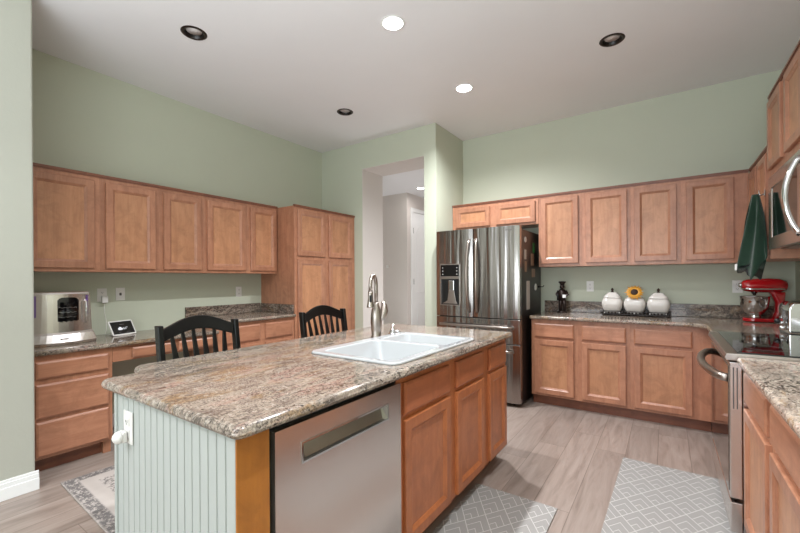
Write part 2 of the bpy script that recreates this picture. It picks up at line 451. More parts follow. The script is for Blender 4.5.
# ceiling with the round cut-outs of the recessed cans
CANS = [(-1.589, 2.246, True), (-1.58, 3.398, True), (-0.334, 3.365, False), (-2.849, 1.50, False), (-2.864, 3.139, False), (-0.33, 1.15, True), (-1.6, -1.2, True), (-0.33, -2.4, True), (-2.4, -2.8, True)]  # last three cans are unseen, added behind the camera for more light
CAN_R = 0.072
bm = bmesh.new(); es = []
def loop(pts):
    vs = [bm.verts.new(p) for p in pts]
    for k in range(len(vs)): es.append(bm.edges.new((vs[k], vs[(k+1) % len(vs)])))
loop([(XL-0.1, REAR, ZC), (XR+0.1, REAR, ZC), (XR+0.1, YB+0.1, ZC), (XC-0.02, YB+0.1, ZC), (XC-0.02, YO+0.05, ZC), (XL-0.1, YO+0.05, ZC)])
for cx, cy, lit in CANS: loop([(cx+CAN_R*math.cos(2*PI*k/32), cy+CAN_R*math.sin(2*PI*k/32), ZC) for k in range(32)])
bmesh.ops.triangle_fill(bm, use_beauty=True, use_dissolve=False, edges=es)
r = bmesh.ops.extrude_face_region(bm, geom=list(bm.faces))
bmesh.ops.translate(bm, verts=[g for g in r['geom'] if isinstance(g, bmesh.types.BMVert)], vec=(0, 0, 0.02))
bmesh.ops.recalc_face_normals(bm, faces=bm.faces)
me = bpy.data.meshes.new('ceiling'); bm.to_mesh(me); bm.free(); me.materials.append(M['ceiling'])
o = bpy.data.objects.new('ceiling', me); COL.objects.link(o); o['kind'] = 'structure'
ZT = ZC + 0.02
struct('wall_left', MB().box(XL-0.1, XL, YP, YO+0.02, 0, ZT), 'wall')
struct('wall_left_near', MB().box(XL-0.1, XP, REAR, YP, 0, ZT), 'wall_pale', bevel=0.012, seg=3)
# wall with the doorless opening, 0.44 deep
D = 4.40
f = MB(); f.box(XL-0.1, OX0, YO, D, 0, ZT); f.box(OX1, XC, YO, D, 0, ZT); f.box(OX0, OX1, YO, D, OZ, ZT); f.box(XC-0.02, XC, D, YB+0.1, 0, ZT)
struct('wall_opening', f, 'wall')
# pale painted reveals inside the opening
f = MB(); f.box(OX0, OX0+0.006, YO+0.004, D+0.004, 0, OZ); f.box(OX0, OX1, YO+0.004, D+0.004, OZ-0.006, OZ)
struct('trim_1', f, 'hall')
struct('wall_back', MB().box(XC-0.02, XR+0.1, YB, YB+0.1, 0, ZT), 'wall')
struct('wall_right', MB().box(XR, XR+0.1, REAR, YB+0.1, 0, ZT), 'wall')
# unseen rear wall; its wide opening is added to admit sky light
f = MB(); f.box(XL-0.1, -3.15, REAR-0.1, REAR, 0, ZT); f.box(0.55, XR+0.1, REAR-0.1, REAR, 0, ZT); f.box(-3.15, 0.55, REAR-0.1, REAR, 2.65, ZT)
struct('wall_rear', f, 'wall_pale')
# hall behind the opening
HX, HY = -3.69, 5.60
struct('wall_hall_far', MB().box(-6.5, HX, HY, HY+0.1, 0, HZ), 'hall')
struct('wall_hall_side', MB().box(HX-0.1, HX, HY+0.1, 9.5, 0, HZ), 'hall')
struct('wall_hall_end', MB().box(HX, XC-0.021, 9.4, 9.5, 0, HZ), 'hall')
struct('wall_hall_right', MB().box(XC-0.10, XC-0.021, D+0.0, 9.4, 0, HZ), 'hall')
struct('wall_hall_left', MB().box(-6.6, -6.5, D, HY+0.1, 0, HZ), 'hall')
struct('wall_hall_near', MB().box(-6.6, XL-0.1, D-0.1, D, 0, HZ), 'hall')
struct('ceiling_hall', MB().box(-6.6, XC-0.021, D+0.001, 9.5, HZ, HZ+0.05), 'ceiling')
# baseboards
def baseboard(name, x0, x1, y0, y1, face, h=0.118):
    """face: axis letter + sign of the visible side"""
    f = MB(); t = 0.016
    for z0, z1, tt in ((0, h*0.62, t), (h*0.62, h*0.85, t*0.72), (h*0.85, h, t*0.42)):
        if face == '+x': f.box(x0, x0+tt, y0, y1, z0, z1)
        if face == '-y': f.box(x0, x1, y0-tt, y0, z0, z1)
        if face == '+y': f.box(x0, x1, y0, y0+tt, z0, z1)
    return struct(name, f, 'white', bevel=0.003)
baseboard('baseboard_near', XP, 0, REAR, YP+0.016, '+x')
baseboard('baseboard_left', XL, 0, 1.2, 2.0, '+x')
baseboard('baseboard_hall', -6.5, HX, HY, 0, '-y')
# hall door (two arched panels), leaf and casing on the receding hall wall
f = MB(); y0, y1, zt = 5.78, 6.62, 2.48
f.box(HX, HX+0.02, y0-0.07, y0, 0, zt+0.07); f.box(HX, HX+0.02, y1, y1+0.07, 0, zt+0.07); f.box(HX, HX+0.02, y0, y1, zt, zt+0.07)
struct('door_frame_hall', f, 'white', bevel=0.004)
dr = bpy.data.objects.new('door_1', None); COL.objects.link(dr); dr.location = (HX, y0, 0); dr.rotation_euler = (0, 0, PI/2); dr['kind'] = 'structure'
MB().box(0.005, 0.835, -0.006, 0.0, 0.01, zt-0.005).build('leaf', 'white', dr)
def arch_panel(x0, x1, z0, z1, rise):
    pts = [(x0, z0), (x1, z0), (x1, z1)]
    for k in range(1, 10):
        t_ = k/10; pts.append((x1+(x0-x1)*t_, z1+rise*math.sin(PI*t_)))
    pts.append((x0, z1)); return pts
for (a, b, r_) in ((1.05, 2.14, 0.1), (0.22, 0.86, 0.0)):
    for px in (0.12, 0.47):
        MB().prism(arch_panel(px, px+0.26, a, b, r_), -0.013, -0.005, 'y').build('door_panel', 'white', dr, bevel=0.005)
for z in (0.35, 1.25, 2.15):
    MB().lathe([(0.009, z-0.05), (0.009, z+0.05)], 10, cx=0.0, cy=-0.014).build('hinge', 'bronze', dr)

# ------------------------------------------------------------------ cabinets
DT = 0.020
def door(parent, x0, x1, z0, z1, m='wood', mp='panel', fw=0.048):
    p = [(0.0, 0.0), (0.0, -DT+0.004), (0.003, -DT), (fw, -DT), (fw+0.003, -DT+0.003), (fw+0.016, -DT+0.010), (fw+0.018, -DT+0.013), (fw+0.018, -0.002)]
    d = MB().ring(x0, x1, z0, z1, p).build('door', m, parent)
    i = fw+0.0175
    MB().box(x0+i, x1-i, -DT+0.0125, -0.001, z0+i, z1-i).build('door_panel', mp, d)
    return d
def drawer(parent, x0, x1, z0, z1, m='woodh', fw=0.0):
    p = [(0.0, 0.0), (0.0, -DT+0.007), (0.004, -DT+0.004), (0.012, -DT)]
    f = MB().ring(x0, x1, z0, z1, p)
    f.add([(x0+.012, -DT, z0+.012), (x1-.012, -DT, z0+.012), (x1-.012, -DT, z1-.012), (x0+.012, -DT, z1-.012)], [(0, 1, 2, 3)])
    return f.build('drawer', m, parent)
def cabinet(name, label, cat, group, loc, rz, W, H, Dp, doors=(), drawers=(), toe=0.0, crown=False, ms=('wood', 'woodh', 'panel'), open_front=False, toe_in=0.07, lift=0.0):
    r = thing(name, label, cat, loc, rz, group)
    f = MB(); f.box(0, W, 0, Dp, toe+lift, H)
    f.build('cabinet_body', ms[0], r, bevel=0.0012, seg=1)
    if toe:
        MB().box(0, W, toe_in, Dp-0.01, 0, toe).build('toe_kick', 'toe', r)
    for d in doors: door(r, *d, m=ms[0], mp=ms[2])
    for d in drawers: drawer(r, *d, m=ms[1])
    if crown:
        f = MB(); f.box(0, W, -0.012, 0.02, H-0.004, H+0.012); f.box(0, W, -0.007, 0.01, H-0.014, H-0.004)
        f.build('top_moulding', 'toe' if crown == 2 else ms[1], r)
    return r
R90 = PI/2
# --- left uppers: local x = world +Y, front faces +X
FX = XL+0.32
LU = [(0.705, 1.206, 0.765, 1.169), (1.206, 1.649, 1.243, 1.614), (1.649, 2.056, 1.684, 2.024), (2.056, 2.538, 2.087, 2.505), (2.538, 2.930, 2.571, 2.905)]
LUL = ['maple wall cabinet at the left end, beside the pale pillar wall', 'maple wall cabinet above the smart display, second from the pillar',
       'maple wall cabinet above the desk, middle one of the left row', 'widest-door maple wall cabinet above the first black chair, fourth from the pillar',
       'narrow maple wall cabinet touching the tall pantry']
for (a, b, d0, d1), lb in zip(LU, LUL):
    cabinet('wall_cabinet', lb, 'cabinet', 'wall cabinets along the left wall', (FX, a, 1.37), R90, b-a, 0.768, 0.32-0.002,
            doors=[(d0-a, d1-a, 0.028, 0.722)], crown=2)
# --- pantry
PX = XL+0.61
cabinet('pantry_cabinet', 'tall four-door maple pantry cabinet in the corner by the hall opening', 'cabinet', None, (PX, 2.937, 0), R90, 1.022, 2.138, 0.608,
        doors=[(0.039, 0.47, 1.571, 2.098), (0.533, 0.948, 1.571, 2.098), (0.039, 0.47, 0.13, 1.531), (0.533, 0.948, 0.13, 1.531)], toe=0.1, crown=2)
# --- desk run
DX = XL+0.60
c = cabinet('base_cabinet', 'maple base cabinet with three drawers under the steel countertop oven', 'cabinet', None, (DX, YP+0.004, 0), R90, 0.480, 0.794, 0.598,
        drawers=[(0.044, 0.452, 0.640, 0.756), (0.044, 0.452, 0.376, 0.604), (0.044, 0.452, 0.118, 0.352)], toe=0.1)
MB().box(0.43, 0.480, 0.035, 0.07, 0, 0.1).build('foot_block', 'wood', c)
r = thing('desk_apron', 'shallow maple drawer apron over the knee space of the desk', 'desk', (DX, 1.192, 0), R90)
MB().box(0, 0.836, 0, 0.5, 0.68, 0.794).build('apron_rail', 'woodh', r, bevel=0.001)
for a, b in ((0.13, 0.44), (0.48, 0.80)): drawer(r, a, b, 0.695, 0.775)
cabinet('base_cabinet', 'maple base cabinet with raised granite top beside the pantry', 'cabinet', None, (DX, 2.03, 0), R90, 0.905, 0.878, 0.598,
        drawers=[(0.05, 0.452, 0.685, 0.845), (0.517, 0.875, 0.685, 0.845)], doors=[(0.05, 0.452, 0.13, 0.65), (0.517, 0.875, 0.13, 0.65)], toe=0.1)
tag(slab('countertop', [(XL+0.002, YP+0.003), (DX+0.035, YP+0.003), (DX+0.035, 2.025), (XL+0.002, 2.025)], 0.796, 0.831, 'granite_m'),
    'low granite desk top holding the steel oven and smart display', 'countertop')
tag(slab('countertop', [(XL+0.002, 2.0275), (DX+0.035, 2.0275), (DX+0.035, 2.934), (XL+0.002, 2.934)], 0.88, 0.915, 'granite_m'),
    'raised granite counter piece between desk and tall pantry', 'countertop')
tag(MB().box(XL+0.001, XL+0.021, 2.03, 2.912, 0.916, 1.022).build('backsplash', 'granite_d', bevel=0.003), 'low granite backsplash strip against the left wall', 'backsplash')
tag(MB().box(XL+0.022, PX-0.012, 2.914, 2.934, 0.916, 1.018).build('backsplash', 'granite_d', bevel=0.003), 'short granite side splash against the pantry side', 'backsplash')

# --- back uppers: local x = world +X, front faces -Y
FY = YB-0.32
BU = [(-1.155, -0.716, -1.127, -0.754), (-0.716, -0.285, -0.683, -0.315), (-0.285, 0.113, -0.256, 0.078), (0.113, 0.5765, 0.148, 0.479)]
BUL = ['maple wall cabinet nearest the refrigerator on the back wall', 'maple wall cabinet above the left white canister',
       'maple wall cabinet above the right white canister, third from the refrigerator', 'maple wall cabinet in the back right corner beside the green towel']
for (a, b, d0, d1), lb in zip(BU, BUL):
    cabinet('wall_cabinet', lb, 'cabinet', 'wall cabinets along the back wall', (a, FY, 1.421), 0, b-a, 0.775, 0.318, doors=[(d0-a, d1-a, 0.034, 0.735)], crown=2)
cabinet('over_fridge_cabinet', 'short wide two-door maple cabinet above the refrigerator', 'cabinet', None, (XC+0.004, FY, 1.895), 0, 1.044, 0.301, 0.318,
        doors=[(0.05, 0.492, 0.026, 0.258), (0.566, 1.012, 0.026, 0.258)], crown=2)
# --- right wall uppers: local x = world -Y, front faces -X
RX = XR-0.33
cabinet('wall_cabinet', 'narrow two-door maple wall cabinet behind the hanging green towel', 'cabinet', 'wall cabinets along the right wall', (RX, FY-0.002, 1.421), -R90, 0.752, 0.775, 0.328,
        doors=[(0.035, 0.355, 0.034, 0.735), (0.40, 0.715, 0.034, 0.735)], crown=2)
cabinet('over_range_cabinet', 'high two-door maple cabinet above the microwave', 'cabinet', 'wall cabinets along the right wall', (RX, 3.618, 1.975), -R90, 0.93, 0.54, 0.328,
        doors=[(0.02, 0.385, 0.045, 0.50), (0.475, 0.84, 0.045, 0.50)], crown=2)
# --- back bases
BY = YB-0.60
BB = [(-1.16, -0.715, -1.125, -0.751), (-0.715, -0.278, -0.679, -0.309), (-0.278, 0.303, -0.246, 0.176)]
BBL = ['maple base cabinet with drawer nearest the refrigerator', 'maple base cabinet with drawer, middle of the back run', 'widest maple base cabinet with drawer, beside the range corner']
for (a, b, d0, d1), lb in zip(BB, BBL):
    cabinet('base_cabinet', lb, 'cabinet', 'base cabinets along the back wall', (a, BY, 0), 0, b-a, 0.878, 0.598,
            drawers=[(d0-a, d1-a, 0.697, 0.838)], doors=[(d0-a, d1-a, 0.125, 0.672)], toe=0.1, toe_in=0.06)
cabinet('base_cabinet', 'plain maple corner cabinet between back run and range', 'cabinet', None, (0.305, BY-0.005, 0), -R90, BY-0.005-3.40, 0.878, 0.6, toe=0.1)
out = fillet([(-1.172, 4.05), (0.19, 4.05), (0.258, 3.95), (0.262, 3.392), (XR-0.001, 3.392), (XR-0.001, YB-0.001), (-1.172, YB-0.001)], [0.02, 0.05, 0.05, 0.0, 0, 0, 0])
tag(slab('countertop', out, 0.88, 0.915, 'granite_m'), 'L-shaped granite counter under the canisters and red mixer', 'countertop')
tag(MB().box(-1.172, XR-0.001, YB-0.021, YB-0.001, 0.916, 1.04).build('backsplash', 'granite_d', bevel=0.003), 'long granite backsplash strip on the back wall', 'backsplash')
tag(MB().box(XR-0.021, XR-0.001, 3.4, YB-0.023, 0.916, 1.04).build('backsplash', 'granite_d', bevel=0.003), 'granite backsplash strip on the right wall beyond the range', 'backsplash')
# --- near right run
NX = XR-0.60
cabinet('base_cabinet', 'maple base cabinet with narrow drawer touching the near side of the range', 'cabinet', 'base cabinets along the right wall', (NX, 2.452, 0), -R90, 0.54, 0.878, 0.598,
        drawers=[(0.012, 0.50, 0.705, 0.848)], doors=[(0.012, 0.50, 0.125, 0.675)], toe=0.1)
cabinet('base_cabinet', 'maple base cabinet with wide drawer at the right edge, nearest the viewer', 'cabinet', 'base cabinets along the right wall', (NX, 1.91, 0), -R90, 0.95, 0.878, 0.598,
        drawers=[(0.032, 0.91, 0.705, 0.848)], doors=[(0.032, 0.46, 0.125, 0.675), (0.48, 0.91, 0.125, 0.675)], toe=0.1)
out = fillet([(0.274, 0.93), (XR-0.001, 0.93), (XR-0.001, 2.455), (0.274, 2.455)], [0.03, 0, 0, 0.03])
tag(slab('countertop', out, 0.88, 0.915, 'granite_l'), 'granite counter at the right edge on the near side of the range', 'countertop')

# ------------------------------------------------------------------ island
IX = -0.963
IM = ('iwood', 'iwoodh', 'ipanel')
IL = ['reddish maple island cabinet next to the dishwasher', 'reddish maple island cabinet in the middle of the front', 'reddish maple island cabinet at the refrigerator end']
for (a, b, d0, d1), lb in zip([(1.366, 1.880, 1.412, 1.842), (1.880, 2.345, 1.925, 2.298), (2.345, 2.735, 2.40, 2.71)], IL):
    cabinet('island_cabinet', lb, 'cabinet', 'cabinets on the front of the island', (IX, a, 0), R90, b-a, 0.878 if a > 2.3 else 0.700, 0.60,
            drawers=[(d0-a, d1-a, 0.700, 0.842)], doors=[(d0-a, d1-a, 0.115, 0.676)], toe=0.1, ms=IM)
for (a, b) in ((1.366, 1.880), (1.880, 2.345)):     # face frame in front of the sink bowls
    for ch in bpy.data.objects:
        if ch.name.startswith('island_cabinet') and abs(ch.location.y-a) < 1e-4:
            MB().box(0, b-a, 0, 0.008, 0.7, 0.878).build('sink_front_rail', 'iwood', ch)
r = thing('kitchen_island', 'island base with pale mint beadboard end and honey wood corner panel', 'island', (0, 0, 0))
f = MB(); f.box(-1.698, -1.60, 0.616, 2.733, 0, 0.878); f.box(-1.60, -0.946, 0.616, 0.70, 0, 0.878)
f.build('island_body', 'mint', r)
# beadboard end: grooved profile
f = MB(); xs = []; x = -1.698; bw = 0.0447; pts = []
pts.append((-1.70, 0.616))
n = 17; x0, x1 = -1.695, -0.9458; bw = (x1-x0)/n
for k in range(n):
    a = x0+k*bw
    pts += [(a+0.0035, 0.600), (a+bw-0.0035, 0.600), (a+bw-0.0012, 0.6055), (a+bw+0.0012, 0.6055)] if k < n-1 else [(a+0.0035, 0.600), (a+bw, 0.600)]
pts = [(-1.70, 0.616), (-1.70, 0.600)]+pts[1:]+[(x1, 0.616)]
f.prism(pts, 0.0, 0.8795, 'z')
f.build('beadboard_panel', 'mint', r)
MB().box(-1.712, -1.695, 0.592, 0.610, 0, 0.8795).build('corner_bead', 'mint', r, bevel=0.004, seg=3)
# long side beadboard facing the desk
f = MB(); y0, y1 = 0.612, 2.735; n = 47; bw = (y1-y0)/n; pts = [(-1.699, y0)]
for k in range(n):
    a = y0+k*bw; pts += [(-1.712, a+0.0035), (-1.712, a+bw-0.0035), (-1.7065, a+bw-0.0012)]
pts.append((-1.699, y1))
f.prism(pts, 0, 0.8795, 'z').build('beadboard_panel', 'mint', r)
MB().box(-0.9455, -0.9400, 0.600, 0.704, 0.0, 0.8795).build('corner_post', 'honey', r, bevel=0.0015)
# sink cut-out and granite top
SX0, SX1, SY0, SY1 = -1.535, -0.975, 1.385, 2.262
hole = rbox(SX0+0.03, SX1-0.03, SY0+0.03, SY1-0.03, 0.04)
isl = fillet([(-0.905, 0.578), (-0.905, 2.745), (-1.99, 2.745), (-1.99, 0.762), (-1.885, 0.735), (-1.828, 0.70), (-1.828, 0.578)], [0.035, 0.03, 0.03, 0.06, 0.02, 0.04, 0.05], 8)
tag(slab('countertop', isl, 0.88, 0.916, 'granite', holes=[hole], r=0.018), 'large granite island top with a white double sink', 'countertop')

# double bowl sink
r = thing('double_sink', 'white double-bowl drop-in sink in the island top', 'sink', ((SX0+SX1)/2, (SY0+SY1)/2, 0.916))
hx, hy = (SX1-SX0)/2, (SY1-SY0)/2
bm = bmesh.new()
def bloop(pts, z): return [bm.verts.new((x, y, z)) for x, y in pts]
def bridge(a, b):
    for k in range(len(a)):
        fc = bm.faces.new((a[k], a[(k+1) % len(a)], b[(k+1) % len(b)], b[k])); fc.smooth = True
o0 = bloop(rbox(-hx, hx, -hy, hy, 0.05), 0.0005); o1 = bloop(rbox(-hx, hx, -hy, hy, 0.05), 0.008)
o2 = bloop(rbox(-hx+0.006, hx-0.006, -hy+0.006, hy-0.006, 0.045), 0.013)
bridge(o0, o1); bridge(o1, o2)
div = 1.905-(SY0+SY1)/2
es = [bm.edges.get((o2[k], o2[(k+1) % len(o2)])) for k in range(len(o2))]
for a, b in ((-hy+0.042, div-0.012), (div+0.012, hy-0.042)):
    tops = bloop(rbox(-hx+0.055, hx-0.042, a, b, 0.045), 0.012)
    es += [bm.edges.get((tops[k], tops[(k+1) % len(tops)])) or bm.edges.new((tops[k], tops[(k+1) % len(tops)])) for k in range(len(tops))]
    l1 = bloop(rbox(-hx+0.061, hx-0.048, a+0.006, b-0.006, 0.045), 0.004)
    l2 = bloop(rbox(-hx+0.072, hx-0.059, a+0.016, b-0.016, 0.05), -0.15)
    l3 = bloop(rbox(-hx+0.105, hx-0.092, a+0.05, b-0.05, 0.04), -0.185)
    bridge(tops, l1); bridge(l1, l2); bridge(l2, l3)
    bm.faces.new(l3)
bmesh.ops.triangle_fill(bm, use_beauty=True, use_dissolve=False, edges=es)
bmesh.ops.recalc_face_normals(bm, faces=bm.faces)
me = bpy.data.meshes.new('basin'); bm.to_mesh(me); bm.free(); me.materials.append(M['porcelain'])
o = bpy.data.objects.new('basin', me); COL.objects.link(o); o.parent = r
sol = o.modifiers.new('s', 'SOLIDIFY'); sol.thickness = 0.006; sol.offset = -1
for cy in ((-hy+0.042+div)/2, (div+hy-0.042)/2):
    MB().lathe([(0.038, -0.184), (0.038, -0.181), (0.026, -0.180), (0.022, -0.1835)], 24, cx=0, cy=cy).build('drain', 'chrome', r)

# faucet
r = thing('faucet', 'brushed nickel pull-down faucet standing behind the sink', 'faucet', (-1.578, 2.02, 0.9165), 0)
MB().lathe([(0.034, 0), (0.036, 0.006), (0.031, 0.012), (0.034, 0.05), (0.038, 0.10), (0.036, 0.15), (0.028, 0.19), (0.019, 0.215), (0.016, 0.23)], 28).build('faucet_body', 'nickel', r)
dv = Vector((0.18, -0.98, 0)).normalized(); reach = 0.078
pts = [(0, 0, 0.21), (0, 0, 0.30)]
for k in range(0, 13):
    a = PI*k/12; q = dv*(reach/2*(1-math.cos(a))); pts.append((q.x, q.y, 0.34+0.065*math.sin(a)))
pts.append((dv.x*reach, dv.y*reach, 0.31))
MB().tube(pts, 0.012, 14).build('spout', 'nickel', r)
p = dv*reach
MB().lathe([(0.014, 0.31), (0.016, 0.29), (0.017, 0.25), (0.024, 0.205), (0.024, 0.20)][::-1], 20, cx=p.x, cy=p.y).build('spray_head', 'nickel', r)
MB().box(p.x+0.006, p.x+0.022, p.y-0.02, p.y-0.012, 0.235, 0.28).build('spray_button', 'black', r, bevel=0.003)
MB().tube([(0.01, 0.005, 0.10), (0.03, 0.03, 0.13), (0.034, 0.045, 0.17), (0.028, 0.05, 0.21), (0.018, 0.045, 0.235)], [0.016, 0.022, 0.026, 0.020, 0.008], 14).build('handle', 'nickel', r)
r = thing('soap_dispenser', 'small chrome fitting on the sink ledge right of the faucet', 'soap dispenser', (-1.568, 2.19, 0.9165))
MB().lathe([(0.030, 0), (0.032, 0.006), (0.022, 0.012), (0.016, 0.026), (0.02, 0.03), (0.012, 0.036), (0.005, 0.038), (0.005, 0.07), (0.002, 0.072)], 20).build('dispenser_body', 'chrome', r)
MB().tube([(0, 0, 0.02), (0.03, 0.015, 0.022), (0.048, 0.022, 0.012)], 0.008, 10).build('nozzle', 'chrome', r)

# dishwasher
r = thing('dishwasher', 'stainless dishwasher with pocket handle built into the island', 'dishwasher', (-0.957, 0.712, 0), R90)
W = 0.648
f = MB(); f.box(0.0, W, 0.006, 0.57, 0.1, 0.868); f.build('tub', 'black', r)
# door face with recessed pocket
hx0, hx1, hz0, hz1 = 0.106, 0.552, 0.735, 0.792
yf = -0.026
f = MB(); z0, z1 = 0.115, 0.858
v = [(0.004, yf, z0), (W-0.004, yf, z0), (W-0.004, yf, z1), (0.004, yf, z1), (hx0, yf, hz0), (hx1, yf, hz0), (hx1, yf, hz1), (hx0, yf, hz1),
     (hx0+0.02, yf+0.012, hz0+0.003), (hx1-0.02, yf+0.012, hz0+0.003), (hx1-0.012, yf+0.03, hz1-0.002), (hx0+0.012, yf+0.03, hz1-0.002),
     (0.004, 0.003, z0), (W-0.004, 0.003, z0), (W-0.004, 0.003, z1), (0.004, 0.003, z1)]
fs = [(0, 1, 5, 4), (1, 2, 6, 5), (2, 3, 7, 6), (3, 0, 4, 7), (0, 1, 13, 12), (1, 2, 14, 13), (2, 3, 15, 14), (3, 0, 12, 15)]
f.add(v, fs); dd = f.build('door', 'steel', r)
f = MB(); f.add(v, [(4, 5, 9, 8), (5, 6, 10, 9), (6, 7, 11, 10), (7, 4, 8, 11), (8, 9, 10, 11)]); f.build('pocket_handle', 'pocket', dd)
f = MB(); e = 0.005
f.ring(hx0-e, hx1+e, hz0-e, hz1+e, [(0, yf), (0, yf-0.003), (e*1.2, yf-0.003), (e*1.2, yf+0.001)]); f.build('handle_rim', 'chrome', dd)
MB().box(0.01, W-0.01, 0.05, 0.06, 0.0, 0.1).build('toe_panel', 'black', r)

# outlet with plug-in on the island end
def outlet(name, label, loc, rz, w=0.072, h=0.115, kind='duplex', group=None):
    r = thing(name, label, 'outlet' if kind == 'duplex' else 'switch', loc, rz, group)
    MB().box(-w/2, w/2, -0.006, 0, -h/2, h/2).build('plate', 'plate', r, bevel=0.003)
    if kind == 'duplex':
        for s in (-1, 1):
            k = MB().box(-0.017, 0.017, -0.009, -0.005, s*0.021-0.014, s*0.021+0.014).build('socket', 'plate', r, bevel=0.003)
            f = MB()
            for sx in (-0.006, 0.006): f.box(sx-0.0012, sx+0.0012, -0.0098, -0.0088, s*0.021-0.003, s*0.021+0.006)
            f.lathe([(0.0025, 0), (0.0025, 0.001)], 8, mat=Matrix.Translation((0, -0.0088, s*0.021-0.008)) @ Matrix.Rotation(PI/2, 4, 'X'))
            f.build('slot', 'slot', k)
    else:
        MB().box(-0.008, 0.008, -0.012, -0.005, -0.012, 0.012).build('toggle', 'slot', r, bevel=0.002)
    return r
outlet('outlet', 'white outlet on the mint beadboard end of the island', (-1.598, 0.5995, 0.772), 0)
r = thing('night_light', 'white plug-in night light in the island end outlet', 'night light', (-1.603, 0.589, 0.742))
MB().box(-0.020, 0.020, -0.016, 0.0, -0.020, 0.020).build('plug_housing', 'plate', r, bevel=0.006, seg=3)
m = Matrix.Translation((0, -0.014, 0)) @ Matrix.Rotation(PI/2, 4, 'X')
MB().lathe([(0.020, 0.0), (0.023, 0.006), (0.021, 0.014), (0.013, 0.023), (0.004, 0.027)], 20, mat=m).build('shade', 'plate', r)
outlet('outlet', 'white outlet left of the canisters on the back wall', (-0.692, YB-0.0005, 1.205), 0)
outlet('outlet', 'white outlet beside the red mixer on the back wall', (0.536, YB-0.0005, 1.21), 0)
outlet('outlet', 'white outlet behind the steel oven holding the display charger', (XL+0.0005, 1.322, 1.175), R90)
outlet('light_switch', 'white switch plate above the smart display', (XL+0.0005, 1.46, 1.178), R90, kind='toggle')
outlet('outlet', 'small white outlet near the pantry on the left wall', (XL+0.0005, 2.637, 1.165), R90)
r = thing('power_adapter', 'white charger plugged in above the smart display', 'adapter', (XL+0.0105, 1.33, 1.145), R90)
MB().box(-0.02, 0.025, -0.035, 0, -0.04, 0.022).build('adapter_block', 'plate', r, bevel=0.005)
MB().tube([(0.0, -0.02, -0.039), (0.0, -0.02, -0.12), (0.01, -0.03, -0.2), (0.0, -0.06, -0.27), (-0.02, -0.09, -0.305), (-0.01, -0.13, -0.307), (0.02, -0.14, -0.306)], 0.0022, 8).build('cable', 'plate', r)

# ------------------------------------------------------------------ appliances
# refrigerator, front faces -Y
FRX, FRW = -2.147, 0.945
r = thing('refrigerator', 'stainless french-door refrigerator with dispenser and dark sides', 'refrigerator', (FRX, 3.85, 0))
MB().box(0.004, FRW-0.004, 0.075, 0.80, 0.03, 1.80).build('fridge_body', 'fridgeside', r, bevel=0.004)
def fdoor(name, x0, x1, z0, z1, hole=None):
    """slightly crowned steel door"""
    f = MB(); N = 10; v = []; fs = []
    prof = [(x0, 0.07)]
    xs = [x0+(x1-x0)*k/N for k in range(N+1)]
    pts = [(x0, 0.07)]
    for x in xs:
        t_ = (x-x0)/(x1-x0); e_ = min(t_, 1-t_)*(x1-x0)
        y = 0.012 if e_ < 1e-6 else 0.0
        pts.append((x, y-0.004*math.sin(PI*t_)))
    pts.append((x1, 0.07))
    f.prism(pts, z0, z1, 'z')
    return f.build(name, 'steel_fridge', r, bevel=0.003)
mid = 0.447
ld = fdoor('left_door', 0.0, mid-0.003, 0.888, 1.83); rd = fdoor('right_door', mid+0.003, FRW, 0.888, 1.83)
fz1 = fdoor('upper_drawer', 0.0, FRW, 0.634, 0.880); fz2 = fdoor('freezer_drawer', 0.0, FRW, 0.04, 0.626)
# dispenser in the left door
f = MB(); f.box(0.055, 0.300, -0.009, 0.002, 1.005, 1.46); f.build('dispenser_surround', 'steelh', ld, bevel=0.003)
MB().box(0.065, 0.290, -0.013, -0.004, 1.325, 1.45).build('control_panel', 'glass', ld, bevel=0.002)
f = MB(); f.ring(0.07, 0.285, 1.015, 1.295, [(0, -0.012), (0.004, -0.012), (0.012, -0.009)]); f.box(0.08, 0.275, -0.0115, -0.0095, 1.025, 1.285); f.build('dispenser_recess', 'black', ld)
MB().box(0.17, 0.235, -0.030, -0.011, 1.17, 1.28).build('dispenser_paddle', 'chrome', ld, bevel=0.006)
MB().prism([(0.085, 1.025), (0.27, 1.025), (0.25, 1.06), (0.225, 1.20), (0.17, 1.20), (0.15, 1.06), (0.12, 1.04)], -0.018, -0.011, 'y').build('drip_tray', 'steelh', ld, bevel=0.002)
f = MB()
for k in range(3):
    for x in (0.085, 0.258): f.box(x, x+0.012, -0.0145, -0.0128, 1.345+0.035*k, 1.351+0.035*k)
f.build('control_icons', 'plate', ld)
def bowed(x, z0, z1, parent, bow=0.055, s=1):
    pts = []
    for k in range(17):
        t_ = k/16; pts.append((x+s*0.012*math.sin(PI*t_), -0.004-bow*math.sin(PI*t_)**0.6, z0+(z1-z0)*t_))
    MB().tube(pts, 0.015, 12).build('handle', 'nickel', parent)
bowed(mid-0.04, 0.94, 1.72, ld, s=-1); bowed(mid+0.045, 0.94, 1.72, rd, s=1)
def bar(z, parent):
    pts = [(0.07, 0.0, z-0.01), (0.075, -0.05, z)]+[(0.12+0.7*k/8, -0.058-0.006*math.sin(PI*k/8), z) for k in range(9)]+[(FRW-0.075, -0.05, z), (FRW-0.07, 0.0, z-0.01)]
    MB().tube(pts, 0.013, 12).build('handle', 'nickel', parent)
bar(0.803, fz1); bar(0.563, fz2)
MB().box(0.80, 0.87, -0.0045, -0.001, 1.785, 1.793).build('name_badge', 'slot', rd)
for x in (0.05, FRW-0.15): MB().box(x, x+0.1, 0.04, 0.14, 1.80, 1.825).build('hinge_cover', 'black', r, bevel=0.004)
f = MB()
for x in (0.06, FRW-0.1):
    for y in (0.12, 0.7): f.lathe([(0.02, 0), (0.02, 0.031)], 12, cx=x, cy=y)
f.build('foot', 'black', r)
